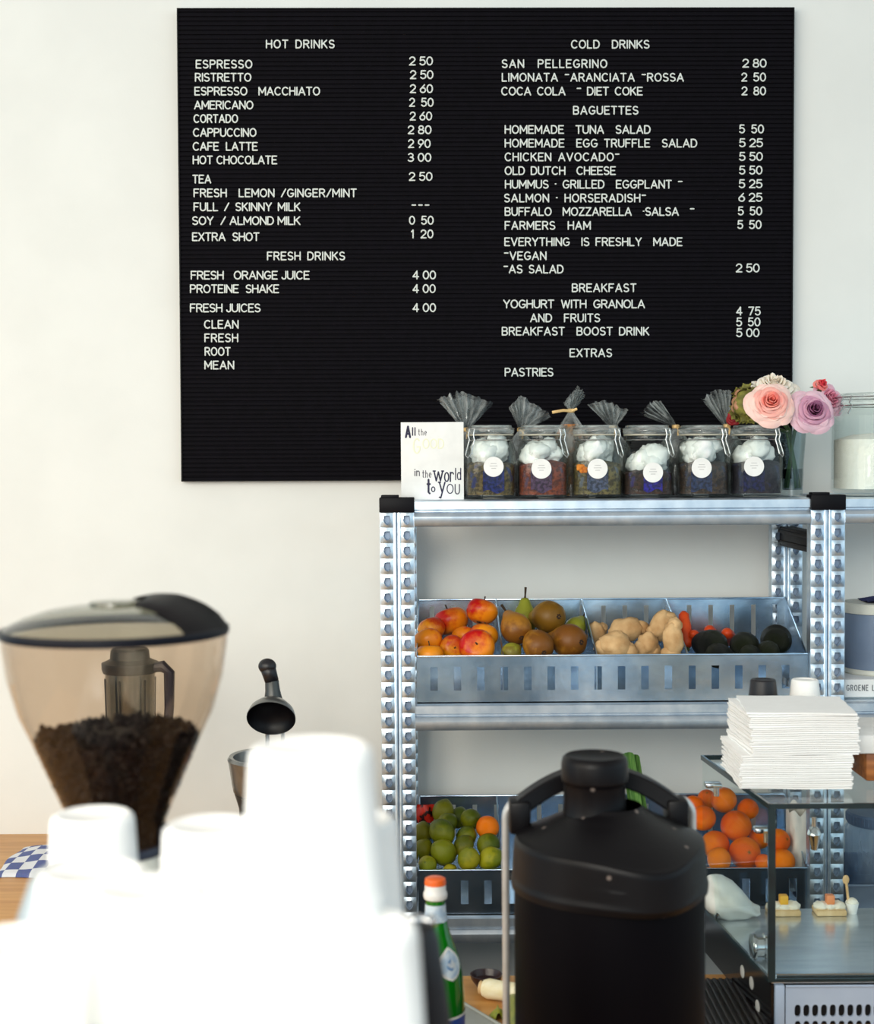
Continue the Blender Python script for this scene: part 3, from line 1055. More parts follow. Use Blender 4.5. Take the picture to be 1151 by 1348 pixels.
limes = [[583.5, 1068, 3.20, 15, (0.3, 0.5, 0.8), 'l', 'dark green lime on top of the lime heap'],
         [620, 1078.5, 3.14, 14.5, (0.2, -0.9, 0.3), 'l', 'green lime high beside the lone orange'],
         [605, 1076, 3.21, 13, (0.2, 0.5, 0.8), 'l', 'lime half hidden behind the two highest limes'],
         [582, 1095, 3.10, 17, (-0.6, 0.5, 0.5), 'l', 'large green lime in the middle of the heap'],
         [589, 1084, 3.16, 14, (0.6, 0.5, 0.5), 'l', 'green lime squeezed under the topmost lime'],
         [557, 1096, 3.14, 13.5, (0.1, 0.5, 0.8), 'l', 'olive lime under the red packet by the post'],
         [557, 1118, 3.08, 13.5, (0.5, 0.5, 0.6), 'l', 'green lime by the post above the rim lime'],
         [584, 1122, 3.06, 17.5, (-0.6, -0.4, 0.6), 'y', 'large yellow green lime with a shine on it'],
         [614, 1101, 3.13, 13.5, (0.5, 0.5, 0.6), 'l', 'lime under the lone orange at its lower edge'],
         [611, 1113, 3.10, 13.5, (0.5, 0.5, 0.6), 'l', 'green lime between the big yellow green limes'],
         [617, 1130.5, 3.05, 15.5, (0.1, -0.4, 0.9), 'y', 'yellow green lime at the rim in the middle'],
         [643, 1112, 3.12, 15.5, (0.5, 0.6, 0.4), 'l', 'dark green lime below the lone orange'],
         [646, 1130, 3.05, 15.5, (0.8, 0.3, 0.4), 'y', 'yellow green lime at the rim by the chrome bail of the urn'],
         [563, 1139, 3.045, 13, (-0.2, -0.8, 0.5), 'y', 'small yellow green lime at the rim by the post'],
         [592, 1146, 3.045, 9, (0.8, 0.3, 0.4), 'y', 'lime just showing over the rim between two yellow ones']]
lone = [642, 1089, 3.14, 15.5, (0.3, 0.6, 0.7), 'o', 'single orange among the limes']
allc = limes + [lone]
relax(allc, 3.035, 3.27)
pl_, py_ = Pool(citrus('lime', 'lime', LIME, 1.08, 0.12)), Pool(citrus('lime', 'lime', YLIME, 1.08, 0.12))
po = Pool(citrus('orange', 'orange', ORANGE, 0.97, 0.0))
for i, (px, py, Y, r, d, k, lab) in enumerate(limes):
    (pl_ if k == 'l' else py_).place(W(px, py, Y), axis_rot(d, i * 0.9), r * Y / F_PX / 1.04, lab, 'limes in the low bin')
px, py, Y, r, d, k, lab = lone
po.place(W(px, py, Y), axis_rot(d), r * Y / F_PX, lab, None)
oranges = [[953, 1053, 3.20, 17, (0.1, 0.5, 0.9), 'wrinkled orange topping the orange heap'],
           [969, 1087, 3.10, 20.5, (0.3, 0.4, 0.8), 'large orange in the middle of the heap behind the case glass'],
           [926, 1077, 3.14, 17, (0.2, 0.6, 0.8), 'orange beside the urn lid under the topmost one'],
           [913, 1062, 3.20, 15, (0.2, 0.6, 0.8), 'orange mostly hidden behind the urn lid'],
           [931, 1052, 3.26, 13, (-0.1, -0.6, 0.8), 'orange with a green stem spot at the back of the heap'],
           [942, 1112, 3.08, 19, (0.3, 0.6, 0.8), 'orange low behind the urn shoulder'],
           [981, 1123, 3.06, 21, (0.1, -0.95, 0.3), 'large orange showing its stem star at the rim'],
           [1025, 1107, 3.10, 16, (0.5, -0.6, 0.3), 'orange leaning on the white paper bag'],
           [947, 1131, 3.05, 16, (0.3, 0.6, 0.8), 'orange at the rim beside the urn'],
           [1030, 1134, 3.05, 17, (0.3, 0.6, 0.8), 'orange at the rim under the white paper bag'],
           [1005, 1135, 3.045, 11, (0.3, 0.6, 0.8), 'small orange at the rim behind the dark glass edge'],
           [1000, 1104, 3.13, 14, (0.3, 0.6, 0.8), 'orange behind the vertical case edge'],
           [985, 1065, 3.20, 14, (0.3, 0.6, 0.8), 'orange high behind the case glass clip']]
relax(oranges, 3.035, 3.27)
for i, (px, py, Y, r, d, lab) in enumerate(oranges):
    po.place(W(px, py, Y), axis_rot(d, i * 0.7), r * Y / F_PX, lab, 'oranges in the low bin')
# red printed packet on the limes, paper bag by the oranges, leek
RED = M('red_packet_print', (214, 44, 24), (40, 20, 24), 90, 0.35, lo=0.5, hi=0.56)
c = W(560, 1071, 3.22)
mb = MB()
mb.grid(lambda u, v: c + Vector(((u - .5) * .042 + .006 * (v - .5), -0.006 * math.sin(PI * u) * math.sin(PI * v) - .004 * math.sin(9 * u + 4 * v), (v - .5) * .040)), 10, 10)
mb.grid(lambda u, v: c + Vector(((u - .5) * .042 + .006 * (v - .5), 0.008 * math.sin(PI * u) * math.sin(PI * v) + .001, (v - .5) * .040)), 10, 10)
tag(mb.build('printed_packet', RED, None, c, sharp=180), 'red and black printed packet stuck in the limes beside the post', 'packet')
c = W(1052, 1104, 3.12)
BAGP = M('white_bag_paper', (240, 236, 228), (226, 220, 210), 20, 0.8, bump=0.3, bscale=40)
mb = MB()


def bagf(u, v):
    a = 2 * PI * u
    k = 1 - 0.35 * v ** 3
    cx, sx_ = math.cos(a), math.sin(a)
    q = (abs(cx) ** 4 + abs(sx_) ** 4) ** -0.25
    wob = 0.003 * mnoise.noise((cx * 3, sx_ * 3, v * 6))
    return c + Vector(((0.019 + wob) * q * cx - 0.004 * v, (0.045 * k + wob) * q * sx_, -0.068 + 0.135 * v + 0.006 * sx_ + 0.006 * math.sin(5 * a)))


mb.grid(bagf, 28, 14, True)
mb.grid(lambda u, v: (lambda p: Vector((c.x + (p.x - c.x) * v, c.y + (p.y - c.y) * v, p.z)))(bagf(u, 0)), 28, 2, True)
tag(mb.build('paper_bag', BAGP, None, c, sharp=60), 'folded white paper bag standing at the end of the orange bin', 'paper bag')
LEEKG = M('leek_leaf', (120, 164, 84), (66, 118, 52), 30, 0.5, stretch=(8, 8, 0.6), lo=0.3, hi=0.7)
LEEKW = M('leek_shaft', (232, 234, 206), (206, 216, 170), 20, 0.5)
c = W(838, 1060, 3.2)
t = thing('leek', 'green leek leaves standing up behind the black urn', 'leek', W(852, 1145, 3.2))
for k, (p0, p1, w) in enumerate((((846, 1120), (828, 990), 8), ((852, 1120), (836, 993), 7), ((842, 1120), (822, 992), 6))):
    a, b = W(*p0, 3.2 + 0.012 * k), W(*p1, 3.2 + 0.012 * k)
    rr = w * 3.2 / F_PX
    MB().grid(lambda u, v: a.lerp(b, v) + Vector(((u - .5) * 2 * rr * (1 - .2 * v), -abs(u - .5) * rr * 1.4, -0.004 * (u > .9) * (v > .9))), 6, 8).build('leaf', LEEKG, t, sharp=25)
MB().lathe([(0, 0), (.016, 0.002), (.015, .03), (.014, .05), (0, .055)], W(848, 1145, 3.215), 16).build('shaft', LEEKW, t)

# ------------------------------------------------------------------ greeting card
YC = 3.05
cz = z1
ct, cb = W(528.5, 556, YC), W(528.5, 657, YC)
cr = W(611, 657, YC)
cw, chh = cr.x - cb.x, ct.z - z1
t = thing('greeting_card', 'square white greeting card with dark lettering leaning beside the first tea jar', 'card', ((cb.x + cr.x) / 2, YC, cz))
MB().box((cb.x, YC, cz), (cr.x, YC + 0.003, cz + chh), 0.0006).build('card_sheet', PAPERW, t)
sheet_ = t.children[0]
MB().poly([(cb.x + .006, YC + .003, cz + .08), (cb.x + .05, YC + .003, cz + .08), (cb.x + .05, YC + .045, cz), (cb.x + .006, YC + .045, cz),
           (cb.x + .006, YC + .0045, cz + .08), (cb.x + .05, YC + .0045, cz + .08), (cb.x + .05, YC + .0465, cz), (cb.x + .006, YC + .0465, cz)],
          [(0, 1, 2, 3), (7, 6, 5, 4), (0, 4, 5, 1), (1, 5, 6, 2), (2, 6, 7, 3), (3, 7, 4, 0)]).build('card_stand', PAPERW, t)
INK = M('navy_ink', (44, 40, 74), (30, 28, 54), 50, 0.7)
INKG = M('grey_ink', (96, 92, 100), (76, 74, 84), 50, 0.7)
YEL = M('pale_yellow_ink', (240, 240, 214), (236, 235, 206), 50, 0.7)


def card_word(s, xa, xb, y, cap, rad, m, name='printed_word'):
    lettering(s, xa, xb, y, YC - 0.0002, cap, rad, 0.35).build(name, m, sheet_)


card_word('A', 533, 541.5, 568.5, 14, 1.5, INK)
card_word('ll', 542.2, 547.6, 568, 10, .9, INK)
card_word('the', 550.5, 561, 569, 8, .5, INKG)
card_word('G', 543.5, 554, 587, 19, 1.1, YEL)
card_word('OOD', 556, 585, 584, 12, .9, YEL)
card_word('in', 545.5, 553, 621.5, 9.5, .75, INKG)
card_word('the', 555.8, 568, 624, 9, .6, INKG)
card_word('w', 570.5, 584, 623.5, 19, 1.05, INK)
card_word('or', 584.5, 598, 625, 17.5, 1.0, INK)
card_word('ld', 599, 607, 624, 15, .8, INK)
card_word('t', 561.5, 567.5, 640.5, 18, 1.5, INK)
card_word('o', 567.5, 573.5, 642.5, 9.5, .8, INK)
card_word('y', 577.5, 587, 638.5, 20, 1.1, INK)
card_word('O', 588, 597.5, 643.5, 12, .75, INK)
card_word('U', 598.5, 606, 644, 12.5, .9, INKG)

# ------------------------------------------------------------------ tea jars
def tea_mat(name, a, b, blue, amt):
    m = M(name, a, b, 140, 0.75, bump=0.6, bscale=200, lo=0.42, hi=0.58)
    N, L, bs = nodes(m)
    src = bs.inputs['Base Color'].links[0].from_socket
    tc = N.new('ShaderNodeTexCoord')
    nz = N.new('ShaderNodeTexNoise'); nz.inputs['Scale'].default_value = 42; nz.inputs['Detail'].default_value = 4
    L.new(tc.outputs['Object'], nz.inputs[0])
    rp = N.new('ShaderNodeValToRGB')
    rp.color_ramp.elements[0].position = 0.60 - amt; rp.color_ramp.elements[1].position = 0.66 - amt
    L.new(nz.outputs['Fac'], rp.inputs[0])
    mx = N.new('ShaderNodeMix'); mx.data_type = 'RGBA'
    L.new(rp.outputs[0], mx.inputs['Factor']); L.new(src, mx.inputs['A']); mx.inputs['B'].default_value = lin(blue)
    L.new(mx.outputs['Result'], bs.inputs['Base Color'])
    return m


LABEL = M('round_label_paper', (246, 245, 242), (240, 239, 236), 50, 0.7)
INKF = M('faint_label_print', (206, 204, 202), (196, 194, 194), 50, 0.7)
jar_n = 3.4
JARS = [
    (646, 650, 614.5, (104, 86, 48), (60, 48, 30), (40, 44, 90), .0, (34, 44, 110), 'clip top glass jar of olive brown tea beside the greeting card', 'olive brown'),
    (714.5, 713, 617, (130, 60, 36), (84, 38, 28), (84, 60, 80), -.03, (90, 66, 96), 'clip top glass jar of reddish brown tea', 'reddish brown'),
    (786, 787, 617, (112, 100, 62), (66, 58, 40), (92, 96, 104), -.02, (84, 92, 120), 'clip top glass jar of grey green tea with orange petals', 'grey green'),
    (852, 860, 622, (64, 40, 30), (36, 24, 22), (50, 40, 90), -.02, (44, 34, 150), 'clip top glass jar of dark tea with a vivid violet blue patch', 'dark violet flecked'),
    (925, 924, 616, (70, 52, 40), (40, 32, 30), (48, 52, 76), -.02, (48, 60, 96), 'clip top glass jar of dark tea with a folded pouch flap beside its label', 'dark brown'),
    (994.5, 993, 614, (44, 38, 46), (26, 24, 34), (36, 38, 70), .0, (28, 32, 78), 'clip top glass jar of blackish blue tea beside the rose vase', 'blackish blue')]
YJ = 3.075
PF = YJ / F_PX
PETAL_O = M('orange_petals', (224, 140, 40), (180, 96, 30), 80, 0.7)
for ji, (cx, lx, ly, ta, tb, tblue, amt, patch, lab, nm) in enumerate(JARS):
    base = Vector((W(cx, 657, YJ).x, YJ, z1))
    R = 33.2 * PF
    H = W(cx, 560, YJ).z - z1
    t = thing('clip_top_jar', lab, 'jar', base, 'tea jars on the top shelf')
    body = [(0, .002), (R * .84, .0015, jar_n), (R * .96, .006, jar_n), (R, .014, jar_n), (R, H * .60, jar_n), (R * .98, H * .68, 3.2),
            (R * .91, H * .755, 2.6), (R * .86, H * .79, 2.2), (R * .88, H * .81, 2), (R * .92, H * .82, 2), (R * .92, H * .85, 2), (R * .88, H * .86, 2),
            (R * .80, H * .86, 2), (R * .80, H * .79, 2.2), (R * .90, H * .70, 2.8), (R * .955, H * .60, jar_n), (R * .955, .016, jar_n), (R * .86, .008, jar_n), (0, .007)]
    MB().lathe(body, base, 40).build('jar_body', GLASSJ, t)
    MB().lathe([(0, H * .875), (R * .86, H * .875), (R * .93, H * .88), (R * .95, H * .90), (R * .95, H * .945), (R * .91, H * .965), (R * .86, H * .97),
                (R * .84, H), (R * .76, H), (R * .74, H * .975), (0, H * .965)], base, 40).build('jar_lid', GLASSL, t)
    MB().lathe([(R * .80, H * .86), (R * .93, H * .862), (R * .93, H * .874), (R * .80, H * .876)], base, 36).build('rubber_gasket', M('gasket_rubber', (214, 206, 186), None, 30, .5), t)
    mb = MB()
    for zz in (H * .80, H * .955):
        rr = R * (.90 if zz < H * .85 else .945)
        mb.tube([base + Vector((rr * math.cos(a * PI / 16), rr * math.sin(a * PI / 16), zz)) for a in range(32)], .0011, 6, True)
    sgn = -1 if ji == 0 else 1
    ang0 = math.radians(-38 if sgn > 0 else 218)
    for da in (-.16, .16):
        a = ang0 + da
        dirv = Vector((math.cos(a), math.sin(a), 0))
        mb.tube([base + dirv * (R * .93) + Vector((0, 0, H * .96)), base + dirv * (R * 1.0) + Vector((0, 0, H * .87)), base + dirv * (R * .95) + Vector((0, 0, H * .80)),
                 base + dirv * (R * 1.05) + Vector((0, 0, H * .70)), base + dirv * (R * 1.13) + Vector((0, 0, H * .60))], .0012, 6)
    d0 = Vector((math.cos(ang0), math.sin(ang0), 0))
    e0 = Vector((-d0.y, d0.x, 0))
    mb.tube([base + d0 * R * 1.13 + e0 * R * .17 + Vector((0, 0, H * .60)), base + d0 * R * 1.15 + Vector((0, 0, H * .56)), base + d0 * R * 1.13 - e0 * R * .17 + Vector((0, 0, H * .60))], .0012, 6)
    mb.build('wire_clip', WIRE, t)
    lc = W(lx, ly, YJ - R - .0012)
    MB().lathe([(0, 0), (.0205, 0), (.0208, .0004), (.0205, .0008), (0, .0008)], lc, 40, rot=Matrix.Rotation(PI / 2, 3, 'X')).build('round_label', LABEL, t)
    mb = MB()
    for k, (w_, dz) in enumerate(((.012, .006), (.016, .001), (.010, -.004))):
        mb.box((lc.x - w_ / 2, lc.y - .0011, lc.z + dz), (lc.x + w_ / 2, lc.y - .0007, lc.z + dz + .0016))
    mb.build('label_print', INKF, [o_ for o_ in t.children if o_.name.startswith('round_label')][0])
    # pouch of tea in the jar
    pch = thing('tea_pouch', 'white film pouch of %s tea folded into its clip top jar' % nm, 'tea', base + Vector((0, 0, .008)), 'tea pouches in the jars')
    r2 = R * .925
    ht = H * (.47 if ji != 3 else .36)
    rng = random.Random(ji)

    def teaf(u, v):
        a = 2 * PI * u
        ca, sa = math.cos(a), math.sin(a)
        q = (abs(ca) ** 3.4 + abs(sa) ** 3.4) ** (-1 / 3.4)
        top = ht + .008 * mnoise.noise((ca * 2 + ji * 3, sa * 2, 1))
        if v < .6:
            return base + Vector((r2 * q * ca, r2 * q * sa, .009 + (top - .009) * v / .6))
        k = 1 - (v - .6) / .4
        return base + Vector((r2 * q * ca * k, r2 * q * sa * k, top + .01 * (1 - k)))
    mb = MB()
    mb.grid(teaf, 40, 14, True)
    mb.poly([teaf(i / 40, 0) for i in range(40)], [list(range(40))])
    mb.build('loose_tea', tea_mat('loose_tea_' + nm.replace(' ', '_'), ta, tb, tblue, amt), pch)
    # coloured paper slip behind the label, just inside the glass
    mb = MB()
    pw, ph = R * .46, ht * .60
    ox = W(lx, ly, YJ - r2).x
    mb.grid(lambda u, v: Vector((ox + (u - .5) * 2 * pw * (.9 if ji != 3 else .8), base.y - r2 - .0008 + .0008 * math.sin(9 * u), base.z + .016 + ph * v + .004 * math.sin(7 * u + ji))), 10, 6)
    mb.build('paper_slip', tea_mat('paper_slip_' + nm.replace(' ', '_'), patch, tuple(int(x * .6) for x in patch), ta, -.02), pch)
    mb = MB()
    for k in range(10):
        a = k * 2.4 + rng.uniform(0, 1)
        q = rng.uniform(.1, .46) * R
        mb.blob(base + Vector((q * math.cos(a), q * math.sin(a) - .006, ht + .012 + .012 * rng.random() + H * .055 * (k % 3))), R * rng.uniform(.38, .50), 1, 1, rng.uniform(.7, 1.05), .35, 2.4, k + ji * 9, 18, 12)
    mb.build('pouch_top', TISSUE, pch, sharp=180)
    if ji == 2:
        mb = MB()
        for k in range(6):
            mb.blob((base.x - R * (.55 + .12 * (k % 3)), base.y - r2 + .001, base.z + ht * (.80 + .07 * (k // 2))), .006, 1, .5, .7, .3, 3, k, 10, 8)
        mb.build('orange_petals', PETAL_O, pch)

# ------------------------------------------------------------------ cellophane gift bags behind the jars
YG = 3.185


def cello(tie_px, tip_l, tip_m, tip_r, body_w, lab, tea, seed, over=False):
    b = Vector((W(tie_px[0], 657, YG).x, YG, z1))
    tie = W(tie_px[0], tie_px[1], YG)
    t = thing('cellophane_bag', lab, 'gift bag', b, 'cellophane bags behind the jars')
    rng = random.Random(seed)
    P3 = [W(p[0], p[1], YG) for p in (tip_l, tip_m, tip_r)]

    def fan(u, v):
        a = P3[0].lerp(P3[1], u * 2) if u < .5 else P3[1].lerp(P3[2], u * 2 - 1)
        p = tie.lerp(a, v)
        z = math.sin(u * 38 + seed) * (.003 + .013 * v) + .010 * mnoise.noise((u * 5, v * 3, seed))
        jag = .007 * mnoise.noise((u * 16, seed, 2)) * v
        return Vector((p.x + (u - .5) * .008 + .003 * mnoise.noise((u * 9, v * 5, seed + 3)), p.y + z, p.z + jag))
    MB().grid(fan, 40, 12).build('fan_top', CELLO, t, sharp=22)
    mb = MB()
    mb.grid(lambda u, v: fan(u, v * .9) + Vector((.002, .012 + .004 * math.sin(u * 23), -.001)), 30, 8)
    mb.build('inner_fan', CELLO, t, sharp=22)
    # neck and body
    bw = body_w * YG / F_PX
    hz = tie.z - z1

    def bodyf(u, v):
        a = 2 * PI * u
        prof = [(0.0, .86), (.12, 1.0), (.55, .98), (.72, .82), (.86, .45), (.95, .2), (1.0, .09)]
        for (v0, r0), (v1, r1) in zip(prof, prof[1:]):
            if v <= v1:
                r = r0 + (r1 - r0) * (v - v0) / (v1 - v0)
                break
        wr = 1 + .10 * math.sin(9 * a + seed) * v + .06 * mnoise.noise((math.cos(a) * 2, math.sin(a) * 2, v * 4 + seed))
        return b + Vector((bw * r * wr * math.cos(a), min(.045, bw) * r * wr * math.sin(a), .001 + hz * v))
    mb = MB()
    mb.grid(bodyf, 36, 18, True)
    mb.build('bag_film', CELLO, t, sharp=30)
    mb = MB()
    top = .70 if not over else .84

    def fillf(u, v):
        p = bodyf(u, min(top, v * top))
        q = b + Vector(((p.x - b.x) * .93, (p.y - b.y) * .93, max(.003, p.z - z1)))
        return q
    mb.grid(fillf, 30, 12, True)
    mb.poly([fillf(i / 30, 1) + Vector((0, 0, 0)) for i in range(30)], [list(range(30))])
    mb.poly([fillf(i / 30, 0) for i in range(30)], [list(range(30))])
    mb.build('tea_filling', tea, t)
    mb = MB()
    mb.lathe([(.0065, -.004), (.0085, -.002), (.0085, .003), (.0065, .005)], tie, 14)
    if over:
        mb.tube([tie + Vector((0, -.008, 0)), tie + Vector((-.018, -.012, .001)), tie + Vector((-.042, -.010, -.003))], .0035, 6, flat=.4)
        mb.tube([tie + Vector((0, -.008, 0)), tie + Vector((.012, -.014, .004))], .0030, 6, flat=.4)
    else:
        mb.tube([tie + Vector((0, -.008, 0)), tie + Vector((.004, -.014, -.006)), tie + Vector((.002, -.015, -.02))], .0022, 6, flat=.5)
    mb.build('twist_tie', TIE, t)


TEAD = tea_mat('dark_bag_tea', (54, 34, 26), (30, 20, 18), (30, 30, 60), -.02)
TEAO = tea_mat('orange_flower_tea', (150, 110, 60), (96, 72, 44), (206, 120, 30), .06)
cello((613, 566), (577, 525), (607, 515), (647, 530), 26, 'cellophane bag with a wide fan top behind the greeting card', TEAD, 1)
cello((686, 566), (673, 536), (686, 520), (726, 548), 26, 'cellophane bag with a crumpled top leaning right behind the reddish tea jar', TEAD, 2)
cello((752, 541), (744, 530), (762, 508), (768, 520), 26, 'cellophane bag of orange flower tea with a tall twisted top and gold tie', TEAO, 3, True)
cello((807, 563), (775, 533), (795, 527), (824, 540), 26, 'cellophane bag with a drooping crumpled top behind the grey green tea jar', TEAD, 4)
cello((890, 562), (846, 546), (855, 531), (867, 528), 26, 'cellophane bag with its narrow top bent far to one side', TEAD, 5)
cello((957, 561), (926, 525), (942, 513), (960, 514), 26, 'cellophane bag with an upright smoky fan top beside the red rose', TEAD, 6)

# ------------------------------------------------------------------ vase of roses
yv = 3.12
vb = Vector((W(1043, 654, yv).x, yv, z1))
VH = W(1043, 567, yv).z - z1
kp = yv / F_PX
t = thing('glass_vase', 'slim clear glass vase of roses beside the last tea jar', 'vase', vb)
MB().lathe([(0, .003), (13.5 * kp, .002), (14 * kp, .006), (15 * kp, VH * .5), (18.5 * kp, VH), (17.5 * kp, VH), (14 * kp, VH * .5), (13 * kp, .014), (0, .012)], vb, 40).build('vase_body', GLASSV, t)
WATER = GLASS('vase_water', (0.70, 0.74, 0.76), 1.2)
MB().lathe([(0, .0135), (12.8 * kp, .0145), (13.6 * kp, VH * .42), (0, VH * .42)], vb, 32).build('water', WATER, t)


def petal_mat(name, a, b, sub=.15):
    return M(name, a, b, 35, 0.55, lo=.3, hi=.7, sub=sub)


def rose(name, center_px, Y, r_px, facing, mats, lab, seed, n=34, stem_to=None, openness=1.0, ruff=.0):
    c = W(*center_px, Y)
    R = r_px * Y / F_PX
    t = thing(name, lab, 'flower', c, 'roses in the vase')
    q = Vector(facing).normalized().to_track_quat('Z', 'Y')
    rng = random.Random(seed)
    mbs = [MB() for _ in mats]
    for i in range(n):
        s = (i / (n - 1)) ** .8
        phi = i * 2.39996 + rng.uniform(-.2, .2)
        ext = (1.5 - .65 * s) * rng.uniform(.9, 1.15)
        rad = R * (.06 + .70 * s * openness)
        hh = R * (.62 - .16 * s) * rng.uniform(.9, 1.1)
        lean = (.04 + .78 * s ** 1.3 * openness)
        base_r = R * .05 + .25 * rad
        ph = rng.uniform(0, 6)
        curl = R * (.05 + .22 * s)

        def f(u, v):
            a = (u - .5) * 2
            vv = v * (1 - .22 * abs(a) ** 3)
            rr = base_r + (rad - base_r) * math.sin(min(1, vv * 1.05) * PI / 2) ** .75
            rr += curl * max(0, vv - .6) ** 2 * 4
            z = -R * .30 * s + hh * (math.sin(vv * PI / 2 * 1.0)) * (1 - .35 * lean * vv) - curl * 1.1 * max(0, vv - .72) ** 2 * 6
            z += R * .05 * math.sin(a * 4 + ph) * vv * (1 + 2 * ruff)
            rr *= 1 + (.05 + ruff * .2) * math.sin(a * 3 + ph) * vv
            th = phi + a * ext * (.55 + .45 * math.sin(min(1, vv + .15) * PI / 2))
            return c + q @ Vector((rr * math.cos(th), rr * math.sin(th), z))
        mi = min(len(mats) - 1, int(s * len(mats) * .999))
        mbs[mi].grid(f, 9, 7)
    for mi, mb in enumerate(mbs):
        mb.build('petals', mats[mi], t, sharp=180)
    back = c - q @ Vector((0, 0, R * .32))
    mb = MB()
    mb.lathe([(0, -R * .42), (R * .10, -R * .40), (R * .20, -R * .28), (R * .12, -R * .12), (0, -R * .1)], c, 14, rot=q.to_matrix())
    for k in range(5):
        a = 2 * PI * k / 5
        mb.tube([c + q @ Vector((R * .15 * math.cos(a), R * .15 * math.sin(a), -R * .3)), c + q @ Vector((R * .45 * math.cos(a), R * .45 * math.sin(a), -R * .36)),
                 c + q @ Vector((R * .66 * math.cos(a), R * .66 * math.sin(a), -R * .5))], R * .07, 6, rs=[R * .07, R * .09, R * .01], flat=.4)
    mb.build('sepals', STEMG, t)
    if stem_to is not None:
        mid = (back + stem_to) / 2
        neck = Vector((vb.x + (stem_to.x - vb.x) * -.4, vb.y + (stem_to.y - vb.y) * -.4, z1 + VH * .98))
        P = [back, back.lerp(neck, .5) + Vector((0, .01, .004)), neck, neck.lerp(stem_to, .5), stem_to]
        MB().tube(P, .0028, 8).build('stem', STEMG, t)
    return t


STEMG = M('rose_stem', (74, 104, 50), (48, 74, 40), 30, 0.55, stretch=(4, 4, 1))
PINK = [petal_mat('deep_pink_petals', (252, 150, 132), (244, 120, 110)), petal_mat('pink_petals', (252, 186, 172), (250, 166, 156)), petal_mat('pale_pink_petals', (252, 218, 206), (250, 200, 190))]
LILAC = [petal_mat('deep_mauve_petals', (150, 84, 120), (128, 66, 104)), petal_mat('mauve_petals', (214, 158, 182), (196, 136, 164)), petal_mat('pale_mauve_petals', (234, 196, 208), (222, 180, 196))]
CORAL = [petal_mat('coral_petals', (236, 84, 88), (226, 60, 76)), petal_mat('light_coral_petals', (246, 150, 140), (240, 110, 110))]
MAUVE = [petal_mat('pink_mauve_petals', (226, 140, 164), (214, 124, 150)), petal_mat('light_pink_mauve_petals', (238, 192, 206), (230, 170, 190))]
CREAM = [petal_mat('cream_petals', (250, 238, 222), (244, 226, 204)), petal_mat('ivory_petals', (252, 244, 232), (246, 236, 220))]
REDP = [petal_mat('dark_red_petals', (150, 10, 20), (120, 6, 16)), petal_mat('red_petals', (170, 14, 26), (140, 8, 18))]


def bot(a, r):
    return vb + Vector((r * math.cos(a), r * math.sin(a), .018))


rose('pink_rose', (1014, 533), 3.04, 37, (-.05, -1, .42), PINK, 'wide open pale pink rose leaning over the last tea jar', 3, 40, bot(.3, .014))
rose('mauve_rose', (1069, 543), 3.05, 36, (.1, -1, .34), LILAC, 'dusky lilac rose with a deep mauve heart', 8, 36, bot(2.6, .014))
rose('coral_rose', (1081, 508), 3.13, 18, (.3, -.7, .8), CORAL, 'small coral red rosebud at the top of the bunch', 12, 18, bot(3.6, .012), .55)
rose('mauve_pink_rose', (1089, 527), 3.14, 27, (.5, -.9, .35), MAUVE, 'pink mauve rose at the outer edge of the bunch near the sugar jar', 15, 30, bot(3.1, .016), ruff=.5)
rose('cream_rose', (1018, 514), 3.15, 36, (0, -.6, .9), CREAM, 'cream rose behind the pale pink one, at the top', 18, 30, bot(5.0, .015), ruff=.4)
rose('red_rose', (968, 549), 3.16, 14, (-.6, -.9, .3), REDP, 'dark red rose peeking out above the last tea jar', 21, 22, bot(6.0, .016))
# hydrangea head
HYD = M('hydrangea_green', (150, 144, 62), (104, 100, 44), 60, 0.7, lo=.35, hi=.6)
HYDP = M('hydrangea_brown_pink', (206, 150, 120), (170, 120, 80), 60, 0.7)
c = W(986, 532, 3.10)
R = 25 * 3.1 / F_PX
t = thing('hydrangea', 'olive green drying hydrangea head beside the pale pink rose', 'flower', c)
rng = random.Random(4)
mb, mb2 = MB(), MB()
for k in range(110):
    d = Vector((rng.gauss(0, 1), rng.gauss(0, 1), rng.gauss(0, 1))).normalized()
    p = c + d * R * rng.uniform(.8, 1.0)
    q = d.to_track_quat('Z', 'Y')
    (mb if k % 4 else mb2).grid(lambda u, v: p + q @ Vector(((u - .5) * R * .45, (v - .5) * R * .45, R * .10 * ((u - .5) ** 2 + (v - .5) ** 2) * 4 * (1 if k % 2 else -1))), 3, 3)
mb.blob(c, R * .84, amp=.2, freq=4)
mb.build('florets', HYD, t, sharp=180)
mb2.build('faded_florets', HYDP, t, sharp=180)
MB().tube([c - Vector((0, 0, R * .6)), W(1010, 562, 3.12), vb + Vector((-.012, 0, VH * .97)), vb + Vector((.012, .004, .02))], .0028, 8).build('stem', STEMG, t)

# ------------------------------------------------------------------ sugar jar on the right bay
y_s = 3.12
sb = Vector((W(1160, 652, y_s).x, y_s, z1))
ks = y_s / F_PX
R = 61 * ks
H = W(1160, 518, y_s).z - z1
t = thing('clip_top_jar', 'tall clip top glass jar of white sugar at the end of the top shelf', 'jar', sb)
MB().lathe([(0, .003), (R * .9, .002, 3), (R, .012, 3), (R, H * .78, 3), (R * .96, H * .83, 2.6), (R * .9, H * .86), (R * .9, H * .89), (R * .93, H * .90), (R * .93, H * .92), (R * .82, H * .92),
            (R * .82, H * .86), (R * .95, H * .78, 3), (R * .95, .014, 3), (0, .012)], sb, 44).build('jar_body', GLASSJ, t)
MB().lathe([(0, H * .935), (R * .9, H * .935), (R * .95, H * .945), (R * .95, H * .975), (R * .88, H), (0, H)], sb, 44).build('jar_lid', GLASSL, t)
mb = MB()
